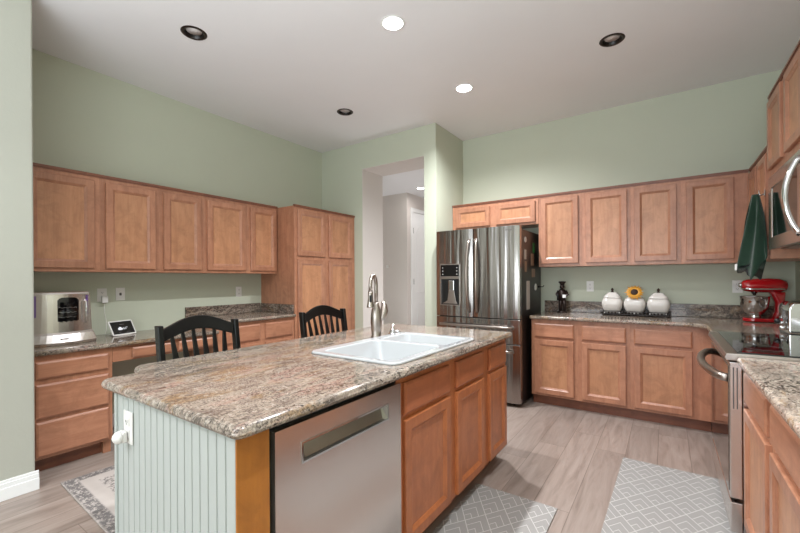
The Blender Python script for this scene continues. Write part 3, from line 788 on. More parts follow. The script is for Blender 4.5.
# things on the fridge's right side (world x = FRX+FRW-.004)
sx = FRX+FRW-0.004
def sidebit(name, label, y, z, w, h, mat, cat, round_=False, t_=0.004):
    if round_:
        m_ = Matrix.Translation((sx, y, z)) @ Matrix.Rotation(R90, 4, 'Y'); f = MB().lathe([(w/2, 0.0003), (w/2, 0.007), (w/2-0.004, 0.009)], 20, mat=m_)
    else: f = MB().box(sx+0.0003, sx+t_, y-w/2, y+w/2, z-h/2, z+h/2)
    tag(f.build(name, mat, bevel=0.0 if round_ else 0.001), label, cat, 'magnets and cards on the refrigerator side')
sidebit('fridge_magnet', 'round white magnet near the top of the refrigerator side', 4.05, 1.70, 0.06, 0.06, 'plate', 'magnet', True)
sidebit('fridge_magnet', 'green leaf-like magnet on the refrigerator side', 4.36, 1.63, 0.07, 0.11, 'leaf', 'magnet')
sidebit('fridge_card', 'topmost pale card left of the green magnet', 4.05, 1.545, 0.06, 0.10, 'paper', 'card')
sidebit('fridge_card', 'brown printed card below the green magnet', 4.30, 1.50, 0.10, 0.13, 'photo', 'card')
sidebit('fridge_card', 'small brown card at the middle left of the refrigerator side', 4.06, 1.42, 0.07, 0.11, 'photo', 'card')
sidebit('fridge_card', 'small printed card right of centre on the refrigerator side', 4.34, 1.355, 0.12, 0.09, 'photo', 'card')
sidebit('fridge_card', 'long grey paper strip hanging low on the refrigerator side', 4.14, 1.12, 0.11, 0.30, 'paper', 'paper')
sidebit('fridge_magnet', 'white round magnetic clip beside the grey paper strip', 4.42, 1.20, 0.075, 0.075, 'plate', 'magnet', True)
r = thing('magnetic_hook', 'small black magnetic hook on the refrigerator side', 'hook', (sx, 4.55, 1.20))
MB().lathe([(0.014, 0.0003), (0.014, 0.008)], 14, mat=Matrix.Rotation(R90, 4, 'Y')).build('hook_base', 'black', r)
MB().tube([(0.007, 0, 0), (0.04, 0, 0), (0.055, 0, 0.006), (0.06, 0, 0.018)], 0.005, 8).build('hook_arm', 'black', r)

# range (front faces -X): local x = world -Y
RY1, RW = 3.385, 0.925
r = thing('range', 'stainless electric range with black glass cooktop and curved handle', 'range', (0.250, RY1, 0), -R90)
MB().box(0.004, RW-0.004, 0.05, 0.64, 0.05, 0.90).build('range_body', 'steel', r, bevel=0.002)
f = MB(); f.prism([(-0.012, 0.893), (-0.018, 0.905), (-0.012, 0.926), (0.045, 0.929), (0.64, 0.929), (0.64, 0.893)], 0.0, RW, 'x'); f.build('cooktop_frame', 'steelh', r, bevel=0.003)
ct = MB().box(0.018, RW-0.018, 0.03, 0.60, 0.9285, 0.934).build('cooktop', 'glass', r, bevel=0.002)
for cx, cy, rr in ((0.22, 0.18, 0.11), (0.70, 0.17, 0.085), (0.22, 0.45, 0.075), (0.70, 0.44, 0.10)):
    MB().lathe([(rr-0.003, 0.9338), (rr-0.003, 0.9344), (rr, 0.9344), (rr, 0.9338)], 36, cx=cx, cy=cy, caps=False).build('burner_ring', 'slot', ct)
MB().box(0.0, RW, 0.60, 0.655, 0.9295, 0.95).build('rear_trim', 'steelh', r, bevel=0.004)
od = MB().box(0.004, RW-0.004, 0.0, 0.048, 0.225, 0.885).build('oven_door', 'steel', r, bevel=0.004)
MB().box(0.03, RW-0.03, -0.003, 0.001, 0.25, 0.86).build('oven_window', 'ovenglass', od, bevel=0.001)
f = MB()
for yy in (0.012, 0.026): f.box(RW-0.0045, RW-0.0025, yy, yy+0.005, 0.66, 0.86)
f.build('side_vent', 'slot', od)
dwr = MB().box(0.004, RW-0.004, 0.002, 0.048, 0.06, 0.205).build('storage_drawer', 'steel', r, bevel=0.004)
MB().box(0.02, RW-0.02, 0.06, 0.3, 0, 0.05).build('range_plinth', 'black', r)
pts = []
for k in range(25):
    t_ = k/24; pts.append((0.04+(RW-0.08)*t_, -0.002-0.080*math.sin(PI*t_)**0.55, 0.80+0.0*t_))
MB().tube(pts, [0.021]*25, 12).build('handle', 'nickel', od)

# microwave
mw_t, mw_b = 1.945, 1.475
MWY = 3.50
r = thing('microwave', 'stainless over-range microwave with a big curved handle', 'microwave', (0.558, MWY, mw_b), -R90)
H = mw_t-mw_b; Wm = 0.92
MB().box(0.003, Wm-0.003, 0.03, 0.345, 0.012, H).build('microwave_body', 'fridgeside', r, bevel=0.003)
f = MB(); fw = 0.075
f.ring(0.0, Wm*0.83, 0.0, H, [(0, 0.03), (0, 0.003), (0.003, 0), (fw, 0), (fw+0.004, 0.004), (fw+0.004, 0.02)])
md = f.build('door', 'steel', r)
MB().box(fw, Wm*0.83-fw, 0.005, 0.02, fw, H-fw).build('door_window', 'glass', md)
MB().box(Wm*0.83+0.003, Wm, 0.0, 0.03, 0.0, H).build('control_panel', 'steel', r, bevel=0.003)
pts = []
for k in range(21):
    a = PI*k/20; pts.append((0.725, 0.004-0.058*math.sin(a)**0.8, 0.035+(H-0.07)*k/20))
MB().tube(pts, 0.014, 14).build('handle', 'chrome', md)
MB().box(0.05, Wm-0.05, 0.05, 0.30, 0.0, 0.013).build('vent_filter', 'steelh', r, bevel=0.003)

# steel countertop oven on the desk top
r = thing('countertop_oven', 'rounded stainless countertop oven with small dark window, on the desk', 'oven', (-3.86, 0.955, 0.8315), R90)
def dshape(w, d0, d1, bulge, n=12):
    pts = [(-w/2, d1), (-w/2, d0)]
    for k in range(1, n): t_ = k/n; pts.append((-w/2+w*t_, d0-bulge*math.sin(PI*t_)))
    pts += [(w/2, d0), (w/2, d1)]; return pts
f = MB(); secs = [(0.0, 0.41, 0.06), (0.02, 0.415, 0.062), (0.075, 0.385, 0.05), (0.09, 0.365, 0.045), (0.37, 0.345, 0.04), (0.385, 0.33, 0.035)]
rows = []
for z, w_, b_ in secs:
    rows.append([(x, y, z) for x, y in dshape(w_, -0.155-(w_-0.345)*0.35, 0.17, b_)])
nn = len(rows[0]); v = [p for rw_ in rows for p in rw_]; fs = []
for i in range(len(rows)-1):
    for k in range(nn): fs.append((i*nn+k, i*nn+(k+1) % nn, (i+1)*nn+(k+1) % nn, (i+1)*nn+k))
fs += [tuple(range(nn)), tuple((len(rows)-1)*nn+k for k in range(nn))]
f.add(v, fs); f.build('oven_shell', 'steel', r, bevel=0.004)
def onfront(x, off=0.0, w_=0.352): return -0.155-0.0025-0.042*math.cos(PI*x/w_)-off
f = MB(); vv = []; fs = []; NN = 10
xa, xb, za, zb = -0.035, 0.092, 0.125, 0.345
for k in range(NN+1):
    x = xa+(xb-xa)*k/NN; cr = 0.02 if k in (0, NN) else (0.006 if k in (1, NN-1) else 0)
    for z_ in (za+cr, zb-cr): vv.append((x, onfront(x, 0.004), z_)); vv.append((x, onfront(x, -0.01), z_))
for k in range(NN):
    a = 4*k; fs += [(a, a+4, a+6, a+2), (a, a+1, a+5, a+4), (a+2, a+6, a+7, a+3), (a+1, a+3, a+7, a+5)]
fs += [(0, 2, 3, 1), (4*NN, 4*NN+1, 4*NN+3, 4*NN+2)]
f.add(vv, fs); f.build('door_window', 'glass', r)
f = MB()
for z_ in (0.2, 0.235, 0.27):
    f.tube([(x/100, onfront(x/100, 0.005), z_+0.004*math.sin(2*x)) for x in range(-3, 9)], 0.0010, 6)
f.build('wire_rack', 'chrome', r)
xh = 0.135
MB().tube([(xh, onfront(xh)+0.004, 0.15), (xh, onfront(xh, 0.028), 0.16), (xh, onfront(xh, 0.03), 0.235), (xh, onfront(xh, 0.028), 0.31), (xh, onfront(xh)+0.004, 0.32)], 0.007, 12).build('handle', 'chrome', r)
f = MB(); vv = []  # violet reflections on the steel, painted on as thin strips
for k, x in enumerate((0.144, 0.150, 0.156)): vv += [(x, onfront(x, 0.0025), 0.10), (x, onfront(x, 0.0025), 0.36)]
f.add(vv, [(0, 2, 3, 1), (2, 4, 5, 3)]); o = f.build('reflection_strip', 'purple_reflection', r); s_ = o.modifiers.new('s', 'SOLIDIFY'); s_.thickness = 0.002
f = MB(); vv = []
for k, x in enumerate((-0.156, -0.151, -0.146)): vv += [(x, onfront(x, 0.0025), 0.10), (x, onfront(x, 0.0025), 0.36)]
f.add(vv, [(0, 2, 3, 1), (2, 4, 5, 3)]); o = f.build('reflection_strip', 'purple_reflection', r); s_ = o.modifiers.new('s', 'SOLIDIFY'); s_.thickness = 0.002
MB().box(-0.03, 0.02, -0.236, -0.222, 0.04, 0.047).build('name_badge', 'slot', r)

# smart display
r = thing('smart_display', 'small white smart display with a dark weather screen on the desk', 'display', (-3.86, 1.41, 0.8315), R90+0.32)
tilt = Matrix.Translation((0, -0.02, 0.004)) @ Matrix.Rotation(math.radians(-28), 4, 'X')
f = MB(); f.prism(rbox(-0.105, 0.105, 0, 0.135, 0.01), 0.0, 0.012, 'y', mat=tilt); f.build('bezel', 'plate', r, bevel=0.002)
f = MB(); f.prism([(-0.02, 0.0), (0.07, 0.0), (0.052, 0.098), (0.045, 0.10)], -0.06, 0.06, 'x'); f.build('stand', 'plate', r, bevel=0.004)
MB().box(-0.094, 0.094, -0.0015, 0.001, 0.011, 0.124, mat=tilt).build('screen', 'screen', r)
tm = tilt @ Matrix.Translation((0.022, -0.002, 0.058)) @ Matrix.Rotation(PI/2, 4, 'X')
text_mesh('screen_text', '61°', 0.030, 'glyph', r, tm)
f = MB()
for cx, cz, rr in ((-0.036, 0.056, 0.010), (-0.024, 0.061, 0.013), (-0.012, 0.056, 0.009)):
    f.lathe([(rr, 0), (rr, 0.0008)], 16, mat=tilt @ Matrix.Translation((cx, -0.002, cz)) @ Matrix.Rotation(PI/2, 4, 'X'))
f.box(-0.036, -0.012, -0.0027, -0.0019, 0.046, 0.054, mat=tilt); f.build('cloud_icon', 'glyph', r)
f = MB(); f.box(-0.02, 0.02, -0.0025, -0.0014, 0.094, 0.099, mat=tilt); f.box(-0.045, -0.03, -0.0025, -0.0014, 0.024, 0.028, mat=tilt); f.box(0.02, 0.05, -0.0025, -0.0014, 0.024, 0.028, mat=tilt)
f.build('screen_line', 'slot', r)

# ------------------------------------------------------------------ chairs
def make_chair(loc, label):
    """slat-back counter chair; local +y is the way it faces, x across"""
    r = thing('dining_chair', label, 'chair', loc, 0, 'black slat-back chairs at the island')
    w, SH = 0.24, 0.61
    def post(s):
        pts = [(s*(w-0.02), -0.01, 0), (s*(w-0.02), 0.0, 0.35), (s*(w-0.018), 0.0, SH), (s*(w-0.018), -0.025, 0.82), (s*(w-0.018), -0.055, 1.045)]
        f = MB(); v = []; fs = []
        for i, (x, y, z) in enumerate(pts):
            a, b = (0.015, 0.022) if i else (0.013, 0.016)
            v += [(x-a, y-b, z), (x+a, y-b, z), (x+a, y+b, z), (x-a, y+b, z)]
        for i in range(4):
            for k in range(4): fs.append((i*4+k, i*4+(k+1) % 4, i*4+4+(k+1) % 4, i*4+4+k))
        fs += [(3, 2, 1, 0), (16, 17, 18, 19)]; f.add(v, fs)
        return f.build('back_leg', 'blackwood', r, bevel=0.005, seg=3)
    for s in (-1, 1):
        post(s)
        f = MB(); y = 0.40; v = []
        for z, a in ((0, 0.014), (SH-0.03, 0.02)): v += [(s*(w-0.03)-a, y-a, z), (s*(w-0.03)+a, y-a, z), (s*(w-0.03)+a, y+a, z), (s*(w-0.03)-a, y+a, z)]
        f.add(v, [(3, 2, 1, 0), (4, 5, 6, 7)]+[(k, (k+1) % 4, 4+(k+1) % 4, 4+k) for k in range(4)]); f.build('front_leg', 'blackwood', r, bevel=0.004)
    f = MB(); f.prism(rbox(-w+0.0, w-0.0, -0.005, 0.44, 0.05), SH-0.005, SH+0.028, 'z'); f.build('seat', 'blackwood', r, bevel=0.010, seg=3)
    f = MB(); f.box(-w+0.03, w-0.03, 0.395, 0.415, SH-0.07, SH-0.006); f.box(-w+0.03, w-0.03, 0.0, 0.02, SH-0.07, SH-0.006)
    for s in (-1, 1): f.box(s*(w-0.04)-0.01, s*(w-0.04)+0.01, 0.02, 0.4, SH-0.07, SH-0.006)
    f.build('seat_rail', 'blackwood', r)
    def crest(z): return -0.025-0.03*(z-0.82)/0.225
    # arched crest rail
    f = MB(); N = 24; v = []; fs = []
    for k in range(N+1):
        t_ = k/N; x = -w+0.03+(2*w-0.06)*t_; sh = math.sin(PI*t_)**1.15
        zt_, zb_ = 1.022+0.063*sh, 0.955+0.052*sh; y = -0.052-0.022*math.sin(PI*t_)
        v += [(x, y-0.011, zb_), (x, y+0.011, zb_), (x, y+0.009, zt_), (x, y-0.013, zt_)]
    for k in range(N):
        for q in range(4): fs.append((k*4+q, k*4+(q+1) % 4, k*4+4+(q+1) % 4, k*4+4+q))
    fs += [(0, 1, 2, 3), (N*4+3, N*4+2, N*4+1, N*4)]; f.add(v, fs); f.build('crest_rail', 'blackwood', r, bevel=0.004)
    MB().box(-w+0.02, w-0.02, -0.022, 0.0, 0.70, 0.735).build('lower_rail', 'blackwood', r, bevel=0.004)
    for k in range(6):
        x = -0.155+0.31*k/5; xb = x*0.86; tt = (x+w-0.03)/(2*w-0.06); ztop = 0.975+0.045*math.sin(PI*tt)
        yt = -0.052-0.022*math.sin(PI*tt); f = MB(); v = []
        for (xx, y, z, a, b) in ((xb, -0.011, 0.733, 0.017, 0.006), (x*0.93, -0.035, 0.86, 0.015, 0.006), (x, yt, ztop, 0.0085, 0.005)):
            v += [(xx-a, y-b, z), (xx+a, y-b, z), (xx+a, y+b, z), (xx-a, y+b, z)]
        f.add(v, [(3, 2, 1, 0), (8, 9, 10, 11)]+[(i*4+q, i*4+(q+1) % 4, i*4+4+(q+1) % 4, i*4+4+q) for i in range(2) for q in range(4)])
        f.build('slat', 'blackwood', r, bevel=0.002)
    for s in (-1, 1): MB().tube([(s*(w-0.025), 0, 0.25), (s*(w-0.025), 0.4, 0.25)], 0.009, 8).build('stretcher', 'blackwood', r)
    MB().tube([(-w+0.03, 0.4, 0.2), (w-0.03, 0.4, 0.2)], 0.01, 8).build('foot_rail', 'blackwood', r)
    r.rotation_euler = (0, 0, -R90)
    return r
c1 = make_chair((-2.20, 1.21, 0.0085), 'black slat-back chair at the near end of the island, before the desk')
dup(c1, (-2.20, 2.205, 0.0085), None, 'black slat-back chair at the far end of the island, before the pantry')

# ------------------------------------------------------------------ counter objects at the back
CT = 0.9155
r = thing('canister_tray', 'dark ornamental iron tray carrying the white canisters', 'tray', (-0.264, 4.55, CT))
f = MB(); f.box(-0.295, 0.295, -0.085, 0.085, 0.012, 0.022); f.build('tray_base', 'tray', r, bevel=0.003)
f = MB(); f.ring(-0.30, 0.30, 0.012, 0.048, [(0, -0.09), (0, -0.094), (0.006, -0.094), (0.006, -0.09)])
f.ring(-0.30, 0.30, 0.012, 0.048, [(0, 0.09), (0, 0.094), (0.006, 0.094), (0.006, 0.09)])
for k in range(20):
    x = -0.285+0.57*k/19; f.lathe([(0.009, 0), (0.009, 0.003)], 10, mat=Matrix.Translation((x, -0.088, 0.03)) @ Matrix.Rotation(PI/2, 4, 'X'))
    f.lathe([(0.009, 0), (0.009, 0.003)], 10, mat=Matrix.Translation((x, 0.091, 0.03)) @ Matrix.Rotation(PI/2, 4, 'X'))
f.build('rail', 'tray', r)
for x in (-0.275, 0.275):
    for y in (-0.075, 0.075): MB().lathe([(0.007, 0), (0.010, 0.012)], 10, cx=x, cy=y).build('foot', 'tray', r)
f = MB()
for k in range(5): f.lathe([(0.005, 0), (0.005, 0.002)], 10, mat=Matrix.Translation((-0.26+0.13*k, -0.092, 0.03)) @ Matrix.Rotation(PI/2, 4, 'X'))
f.build('bead', 'plate', r)
def squareish(prof, n=32, p=5.5):
    """lathe with a rounded-square section"""
    v = []; fs = []
    for rr, z in prof:
        for k in range(n):
            a = 2*PI*k/n+PI/n; c_, s_ = math.cos(a), math.sin(a); q = (abs(c_)**p+abs(s_)**p)**(-1/p)
            v.append((rr*q*c_, rr*q*s_, z))
    for i in range(len(prof)-1):
        for k in range(n): fs.append((i*n+k, i*n+(k+1) % n, (i+1)*n+(k+1) % n, (i+1)*n+k))
    fs += [tuple(range(n-1, -1, -1)), tuple((len(prof)-1)*n+k for k in range(n))]
    return MB().add(v, fs, True)
def canister(x, label, lid):
    r = thing('canister', label, 'canister', (x, 4.55, CT+0.0225), 0, 'white canisters on the dark tray')
    squareish([(0.060, 0), (0.066, 0.005), (0.084, 0.045), (0.095, 0.085), (0.094, 0.112), (0.082, 0.145), (0.076, 0.152)]).build('jar', 'ceramic', r)
    if lid:
        squareish([(0.080, 0.1525), (0.081, 0.160), (0.062, 0.182), (0.042, 0.204), (0.034, 0.209), (0.012, 0.212)]).build('lid', 'ceramic', r)
        MB().lathe([(0.012, 0.212), (0.014, 0.216), (0.008, 0.222), (0.012, 0.232), (0.013, 0.238), (0.005, 0.252), (0.001, 0.256)], 16).build('knob', 'brown', r)
    else:
        squareish([(0.070, 0.1525), (0.070, 0.158), (0.05, 0.165)]).build('lid', 'ceramic', r)
    return r
canister(-0.462, 'white lidded canister at the refrigerator end of the tray', True)
canister(-0.264, 'white middle canister topped by a sunflower', False)
canister(-0.066, 'white lidded canister at the right end of the tray', True)
r = thing('sunflower', 'yellow artificial sunflower lying on the middle canister', 'flower', (-0.264, 4.49, CT+0.0225+0.213))
fm = Matrix.Rotation(math.radians(62), 4, 'X')
MB().lathe([(0.030, -0.004), (0.034, 0.008), (0.022, 0.017), (0.0, 0.019)], 20, mat=fm, caps=False).build('flower_heart', 'brown', r)
f = MB()
for ring_, (n_, L, dz) in enumerate(((16, 0.066, 0.0), (16, 0.052, 0.006))):
    for k in range(n_):
        a = 2*PI*(k+0.5*ring_)/n_+random.uniform(-.06, .06); wv = 0.011; c_, s_ = math.cos(a), math.sin(a)
        def q(rad, t_, z): return (rad*c_-t_*s_, rad*s_+t_*c_, z)
        L2 = L*random.uniform(0.9, 1.08)
        v = [q(0.02, -wv*0.6, dz), q(0.02, wv*0.6, dz), q(0.02+L2*0.5, wv, dz+0.006), q(0.02+L2*0.5, -wv, dz+0.006), q(0.02+L2, 0, dz-0.002),
             q(0.02, -wv*0.6, dz-0.003), q(0.02, wv*0.6, dz-0.003), q(0.02+L2*0.5, wv, dz+0.003), q(0.02+L2*0.5, -wv, dz+0.003)]
        f.add(v, [(0, 1, 2, 3), (3, 2, 4), (5, 8, 7, 6), (8, 4, 7), (0, 3, 8, 5), (1, 6, 7, 2), (3, 4, 8), (2, 7, 4), (0, 5, 6, 1)], mat=fm)
f.build('petals', 'yellow', r)
MB().tube([(0, 0.0, -0.004), (0, 0.02, -0.012), (0, 0.03, -0.03)], 0.005, 8).build('stem', 'leaf', r)

# dark figurine (a small standing waiter-like statue)
r = thing('figurine', 'dark glossy standing figurine on the counter beside the refrigerator', 'figurine', (-0.955, 4.57, CT))
f = MB(); f.lathe([(0.055, 0), (0.055, 0.012), (0.045, 0.018)], 20)
f.build('figurine_base', 'bronze', r)
f = MB()
f.tube([(-0.02, 0, 0.015), (-0.022, 0.004, 0.09), (-0.014, 0, 0.16)], [0.020, 0.019, 0.026], 12)
f.tube([(0.022, 0, 0.015), (0.024, -0.004, 0.09), (0.012, 0, 0.16)], [0.020, 0.019, 0.026], 12)
f.tube([(0, 0, 0.14), (0, -0.002, 0.18), (0, -0.004, 0.22), (0, 0, 0.252), (0, 0, 0.262)], [0.034, 0.042, 0.044, 0.032, 0.014], 16)
f.tube([(0, 0, 0.255), (0, -0.002, 0.275), (0, -0.002, 0.295), (0, 0, 0.31)], [0.012, 0.024, 0.024, 0.014], 14)
f.tube([(-0.038, 0, 0.24), (-0.058, -0.012, 0.20), (-0.035, -0.05, 0.185)], [0.014, 0.013, 0.010], 10)
f.tube([(0.038, 0, 0.24), (0.06, -0.012, 0.20), (0.04, -0.05, 0.175)], [0.014, 0.013, 0.010], 10)
f.build('figure_body', 'bronze', r)
MB().lathe([(0.022, 0.305), (0.024, 0.318), (0.040, 0.335), (0.038, 0.345), (0.01, 0.348)], 18).build('hat', 'bronze', r)
MB().box(0.015, 0.05, -0.062, -0.05, 0.165, 0.20).build('serving_cloth', 'plate', r, bevel=0.003)
MB().tube([(-0.035, -0.055, 0.14), (-0.035, -0.055, 0.19), (-0.035, -0.055, 0.215)], [0.010, 0.010, 0.004], 10).build('bottle', 'black', r)

# stand mixer: local -x is the nose of the head
r = thing('stand_mixer', 'red stand mixer with a steel bowl in the back right corner', 'mixer', (0.715, 4.46, CT), math.radians(8)); r.scale = (0.9, 0.9, 0.97)
f = MB(); pts = []
for x, y in rbox(-0.20, 0.10, -0.085, 0.085, 0.08, 8): pts.append((x, y))
f.prism(pts, 0.004, 0.035, 'z'); f.build('mixer_base', 'red', r, bevel=0.010, seg=3)
f = MB(); rows = []
for z, x0, x1, hw in ((0.03, 0.0, 0.095, 0.07), (0.09, 0.03, 0.095, 0.05), (0.17, 0.035, 0.10, 0.045), (0.24, 0.005, 0.105, 0.052), (0.262, -0.01, 0.105, 0.052)):
    rows.append([(x, y, z) for x, y in rbox(x0, x1, -hw, hw, 0.03, 5)])
nn = len(rows[0]); f.add([p for q in rows for p in q], [(i*nn+k, i*nn+(k+1) % nn, (i+1)*nn+(k+1) % nn, (i+1)*nn+k) for i in range(len(rows)-1) for k in range(nn)]+[tuple(range(nn)), tuple((len(rows)-1)*nn+k for k in range(nn))], True)
f.build('mixer_column', 'red', r)
m_ = Matrix.Translation((-0.205, 0, 0.318)) @ Matrix.Rotation(R90, 4, 'Y') @ Matrix.Diagonal((0.92, 1, 1, 1))
MB().lathe([(0.001, -0.002), (0.034, 0.0), (0.050, 0.015), (0.060, 0.05), (0.067, 0.12), (0.070, 0.20), (0.066, 0.27), (0.05, 0.315), (0.025, 0.33), (0.001, 0.333)], 32, mat=m_, caps=False).build('mixer_head', 'red', r)
f = MB(); f.prism(rbox(-0.208, 0.112, -0.0700, 0.0700, 0.068, 8), 0.283, 0.295, 'z'); f.build('trim_band', 'chrome', r, bevel=0.003)
MB().lathe([(0.020, 0), (0.022, 0.004), (0.018, 0.022), (0.006, 0.024)], 18, mat=Matrix.Translation((-0.203, 0, 0.322)) @ Matrix.Rotation(-R90, 4, 'Y')).build('hub_cap', 'chrome', r)
MB().lathe([(0.022, 0.25), (0.024, 0.275), (0.012, 0.235)][::-1]+[(0.022, 0.285)], 16, cx=-0.11).build('planetary', 'chrome', r)
bl = MB().lathe([(0.045, 0.036), (0.048, 0.05), (0.040, 0.058), (0.075, 0.085), (0.100, 0.13), (0.108, 0.18), (0.110, 0.222), (0.114, 0.226), (0.106, 0.222), (0.104, 0.18), (0.096, 0.132), (0.072, 0.09), (0.002, 0.066)], 36, cx=-0.11, caps=False).build('bowl', 'chrome', r)
MB().tube([(-0.08, -0.103, 0.205), (-0.07, -0.145, 0.20), (-0.07, -0.155, 0.165), (-0.075, -0.145, 0.13), (-0.083, -0.098, 0.13)], 0.007, 10).build('bowl_handle', 'chrome', bl)
MB().tube([(-0.11, 0, 0.24), (-0.11, 0, 0.15), (-0.08, 0.0, 0.12), (-0.11, 0, 0.09), (-0.14, 0, 0.12), (-0.11, 0, 0.15)], 0.006, 8).build('beater', 'nickel', r)

# toaster
r = thing('toaster', 'chrome toaster with black lever beside the range at the right edge', 'toaster', (0.748, 3.62, CT))
f = MB(); pr = [(-0.10, 0.012), (-0.10, 0.16)]+[(-0.10+0.04*(1-math.cos(PI/2*k/6)), 0.16+0.055*math.sin(PI/2*k/6)) for k in range(1, 7)]
pr = pr+[(-x, z) for x, z in pr[::-1]]
f.prism(pr, -0.14, 0.14, 'y', smooth=True); f.build('toaster_shell', 'chrome', r, bevel=0.008, seg=3)
f = MB(); f.box(-0.095, 0.095, -0.135, 0.135, 0, 0.013); f.build('toaster_base', 'black', r)
for x in (-0.03, 0.03): MB().box(x-0.012, x+0.012, -0.1, 0.1, 0.2135, 0.217).build('bread_slot', 'black', r)
f = MB(); f.tube([(-0.10, -0.03, 0.075), (-0.125, -0.03, 0.075)], 0.012, 12); f.build('lever_stem', 'chrome', r)
MB().lathe([(0.001, -0.018), (0.014, -0.012), (0.018, 0.0), (0.014, 0.012), (0.001, 0.018)], 16, mat=Matrix.Translation((-0.135, -0.03, 0.085)), caps=False).build('lever', 'black', r)
MB().tube([(-0.10, -0.07, 0.045), (-0.13, -0.07, 0.045), (-0.132, -0.07, 0.045)], [0.016, 0.016, 0.012], 14).build('dial', 'chrome', r)

# towel on its hook
r = thing('towel_hook', 'small chrome hook on the cabinet edge holding the towel', 'hook', (RX-DT-0.001, 3.66, 1.875), -R90)
MB().box(-0.012, 0.012, -0.004, 0, -0.02, 0.03).build('hook_plate', 'chrome', r, bevel=0.002)
MB().tube([(0, -0.003, 0.0), (0, -0.022, -0.01), (0, -0.030, 0.0), (0, -0.030, 0.028)], 0.005, 10).build('hook_arm', 'chrome', r)
tw = MB(); NU, NV = 64, 26; v = []; fs = []
for j in range(NV+1):
    t_ = j/NV; z = -0.50*t_
    half = 0.024+0.094*min(1, (t_*1.1))**0.8
    for k in range(NU):
        a = 2*PI*k/NU; u_ = math.cos(a); d_ = math.sin(a)
        fold = 0.016*math.sin(5*a+1.3*t_*3)*min(1, t_*3)
        x = u_*half*(1+0.10*math.sin(3*a+2)) - 0.035*t_
        y = -0.028+d_*(0.020+0.016*t_)+fold
        zz = z - t_**3*(0.075*math.exp(-((u_-0.45)/0.38)**2) + 0.035*math.exp(-((u_+0.95)/0.3)**2)) + 0.012*math.sin(9*u_)*t_**4 - 0.05*(u_ > -0.2)*t_**6*math.cos(3*u_)
        v.append((x*0.8, min(y, -0.004), zz))
for j in range(NV):
    for k in range(NU): fs.append((j*NU+k, j*NU+(k+1) % NU, (j+1)*NU+(k+1) % NU, (j+1)*NU+k))
fs += [tuple(range(NU)), tuple(NV*NU+k for k in range(NU))]
tw.add(v, fs, True)
r = thing('hand_towel', 'dark green hand towel hanging beside the microwave', 'towel', (RX-DT-0.030, 3.66, 1.872), math.radians(-50))
tw.build('towel_cloth', 'towel', r)
MB().box(-0.135, -0.10, -0.050, -0.046, -0.525, -0.48).build('care_tag', 'plate', r)

# ------------------------------------------------------------------ rugs
def rug(name, label, cx, cy, hx_, hy_, rz, mat, t_=0.008):
    o = MB().prism(rbox(-hx_, hx_, -hy_, hy_, 0.006, 3), 0.0005, t_, 'z').build(name, mat, bevel=0.002)
    o.location = (cx, cy, 0); o.rotation_euler = (0, 0, rz)
    return tag(o, label, 'rug')
rug('kitchen_mat', 'grey chevron kitchen mat on the floor beside the island cabinets', -0.752, 1.69, 0.242, 0.60, 0.0, 'mat')
rug('kitchen_mat', 'grey chevron kitchen mat on the floor before the range', 0.005, 2.30, 0.285, 0.90, math.radians(-1), 'mat')
rug('area_rug', 'faded grey patterned rug between the desk and the island', -2.47, 1.89, 0.70, 1.10, math.radians(-2), 'rug')

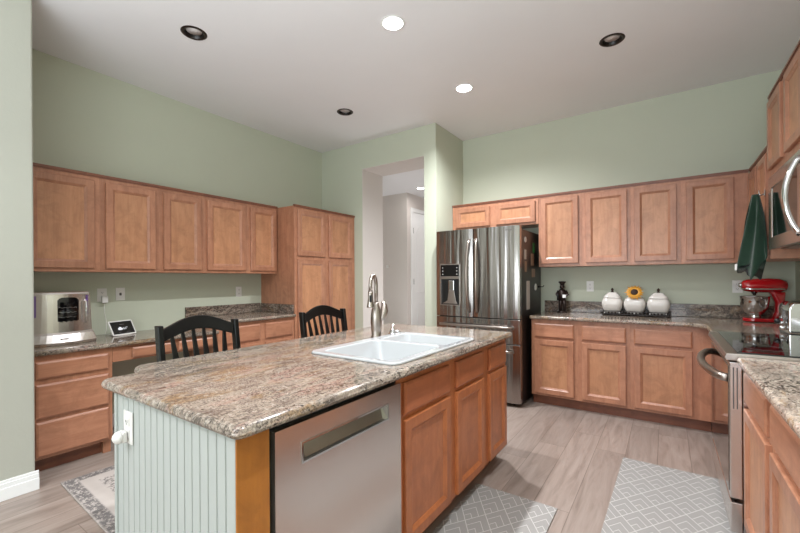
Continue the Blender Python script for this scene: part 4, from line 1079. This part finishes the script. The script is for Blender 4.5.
# ------------------------------------------------------------------ recessed lights
def can(cx, cy, z, lit, label, r0=0.07, dark=True, power=DOWN_W, grp='recessed ceiling lights'):
    r = thing('downlight', label, 'light', (cx, cy, z), 0, grp)
    a = 'baffle' if lit else 'baffle_dark'
    MB().lathe([(r0-0.004, 0.0), (r0-0.004, -0.004), (r0+0.012, -0.005), (r0+0.018, -0.0005)], 40, caps=False).build('trim_ring', 'white' if lit else 'bronze', r)
    MB().lathe([(r0-0.004, -0.003), (r0-0.016, 0.016), (r0-0.018, 0.034), (r0-0.020, 0.038), (r0-0.004, 0.038), (r0-0.002, 0.0)], 40, caps=False).build('baffle', a, r)
    MB().lathe([(r0-0.022 if lit else r0-0.017, 0.028 if lit else 0.016), (r0-0.018, 0.033)], 32).build('lens', 'lens' if lit else 'lens_off', r)
    if lit:
        l = area('can_light', (cx, cy, z+0.0265), (0, 0, 0), 2*(r0-0.026), 0.1, power*(1.5 if 3.2 < cy < 3.6 else 1.0), (0.93, 0.96, 1.0), 150, 'DISK')
        l.name = 'can_light'
    return r
LB = ['lit recessed ceiling light nearest the viewer at top centre', 'lit recessed ceiling light above the refrigerator side, farther back', 'dark unlit recessed light at the right of the ceiling',
      'dark unlit recessed light at the left of the ceiling', 'small dark unlit recessed light near the left back corner', 'lit recessed ceiling light over the range aisle', 'unseen added ceiling light just behind the viewer', 'unseen added ceiling light behind the viewer at the right', 'unseen added ceiling light behind the viewer at the left']
for (cx, cy, lit), lb in zip(CANS, LB): can(cx, cy, ZC, lit, lb)
r = thing('downlight', 'small lit ceiling light seen through the hall opening', 'light', (-3.32, 5.45, HZ))
MB().lathe([(0.055, -0.001), (0.058, -0.008), (0.075, -0.010), (0.085, -0.001)], 32, caps=False).build('trim_ring', 'white', r)
MB().lathe([(0.056, -0.006), (0.056, -0.002)], 32).build('lens', 'lens', r)
area('hall_light', (-3.32, 5.45, HZ-0.02), (0, 0, 0), 0.1, 0.1, 3, (1.0, 0.97, 0.96), 170, 'DISK')
area('hall_left_fill', (-6.3, 5.0, 1.2), (0, -PI/2, 0), 1.6, 1.0, 14, (0.93, 0.96, 1.0))  # unseen fill panel added at the left of the hall, no window there
area('hall_far_fill', (-2.9, 7.8, HZ-0.03), (0, 0, 0), 0.5, 0.5, 26, (0.95, 0.97, 1.0), 170, 'DISK')  # unseen lamp added deep in the hall to brighten its walls
area('hall_up_fill', (-3.0, 4.9, 0.25), (PI, 0, 0), 0.8, 0.8, 9, (0.95, 0.97, 1.0))  # unseen panel added near the floor, lighting the hall ceiling from below
# thermostat on the hall wall
tag(MB().box(-4.13, -4.09, HY-0.02, HY-0.0005, 1.50, 1.545).build('thermostat', 'plate', bevel=0.003), 'tiny white thermostat on the hall wall', 'thermostat')
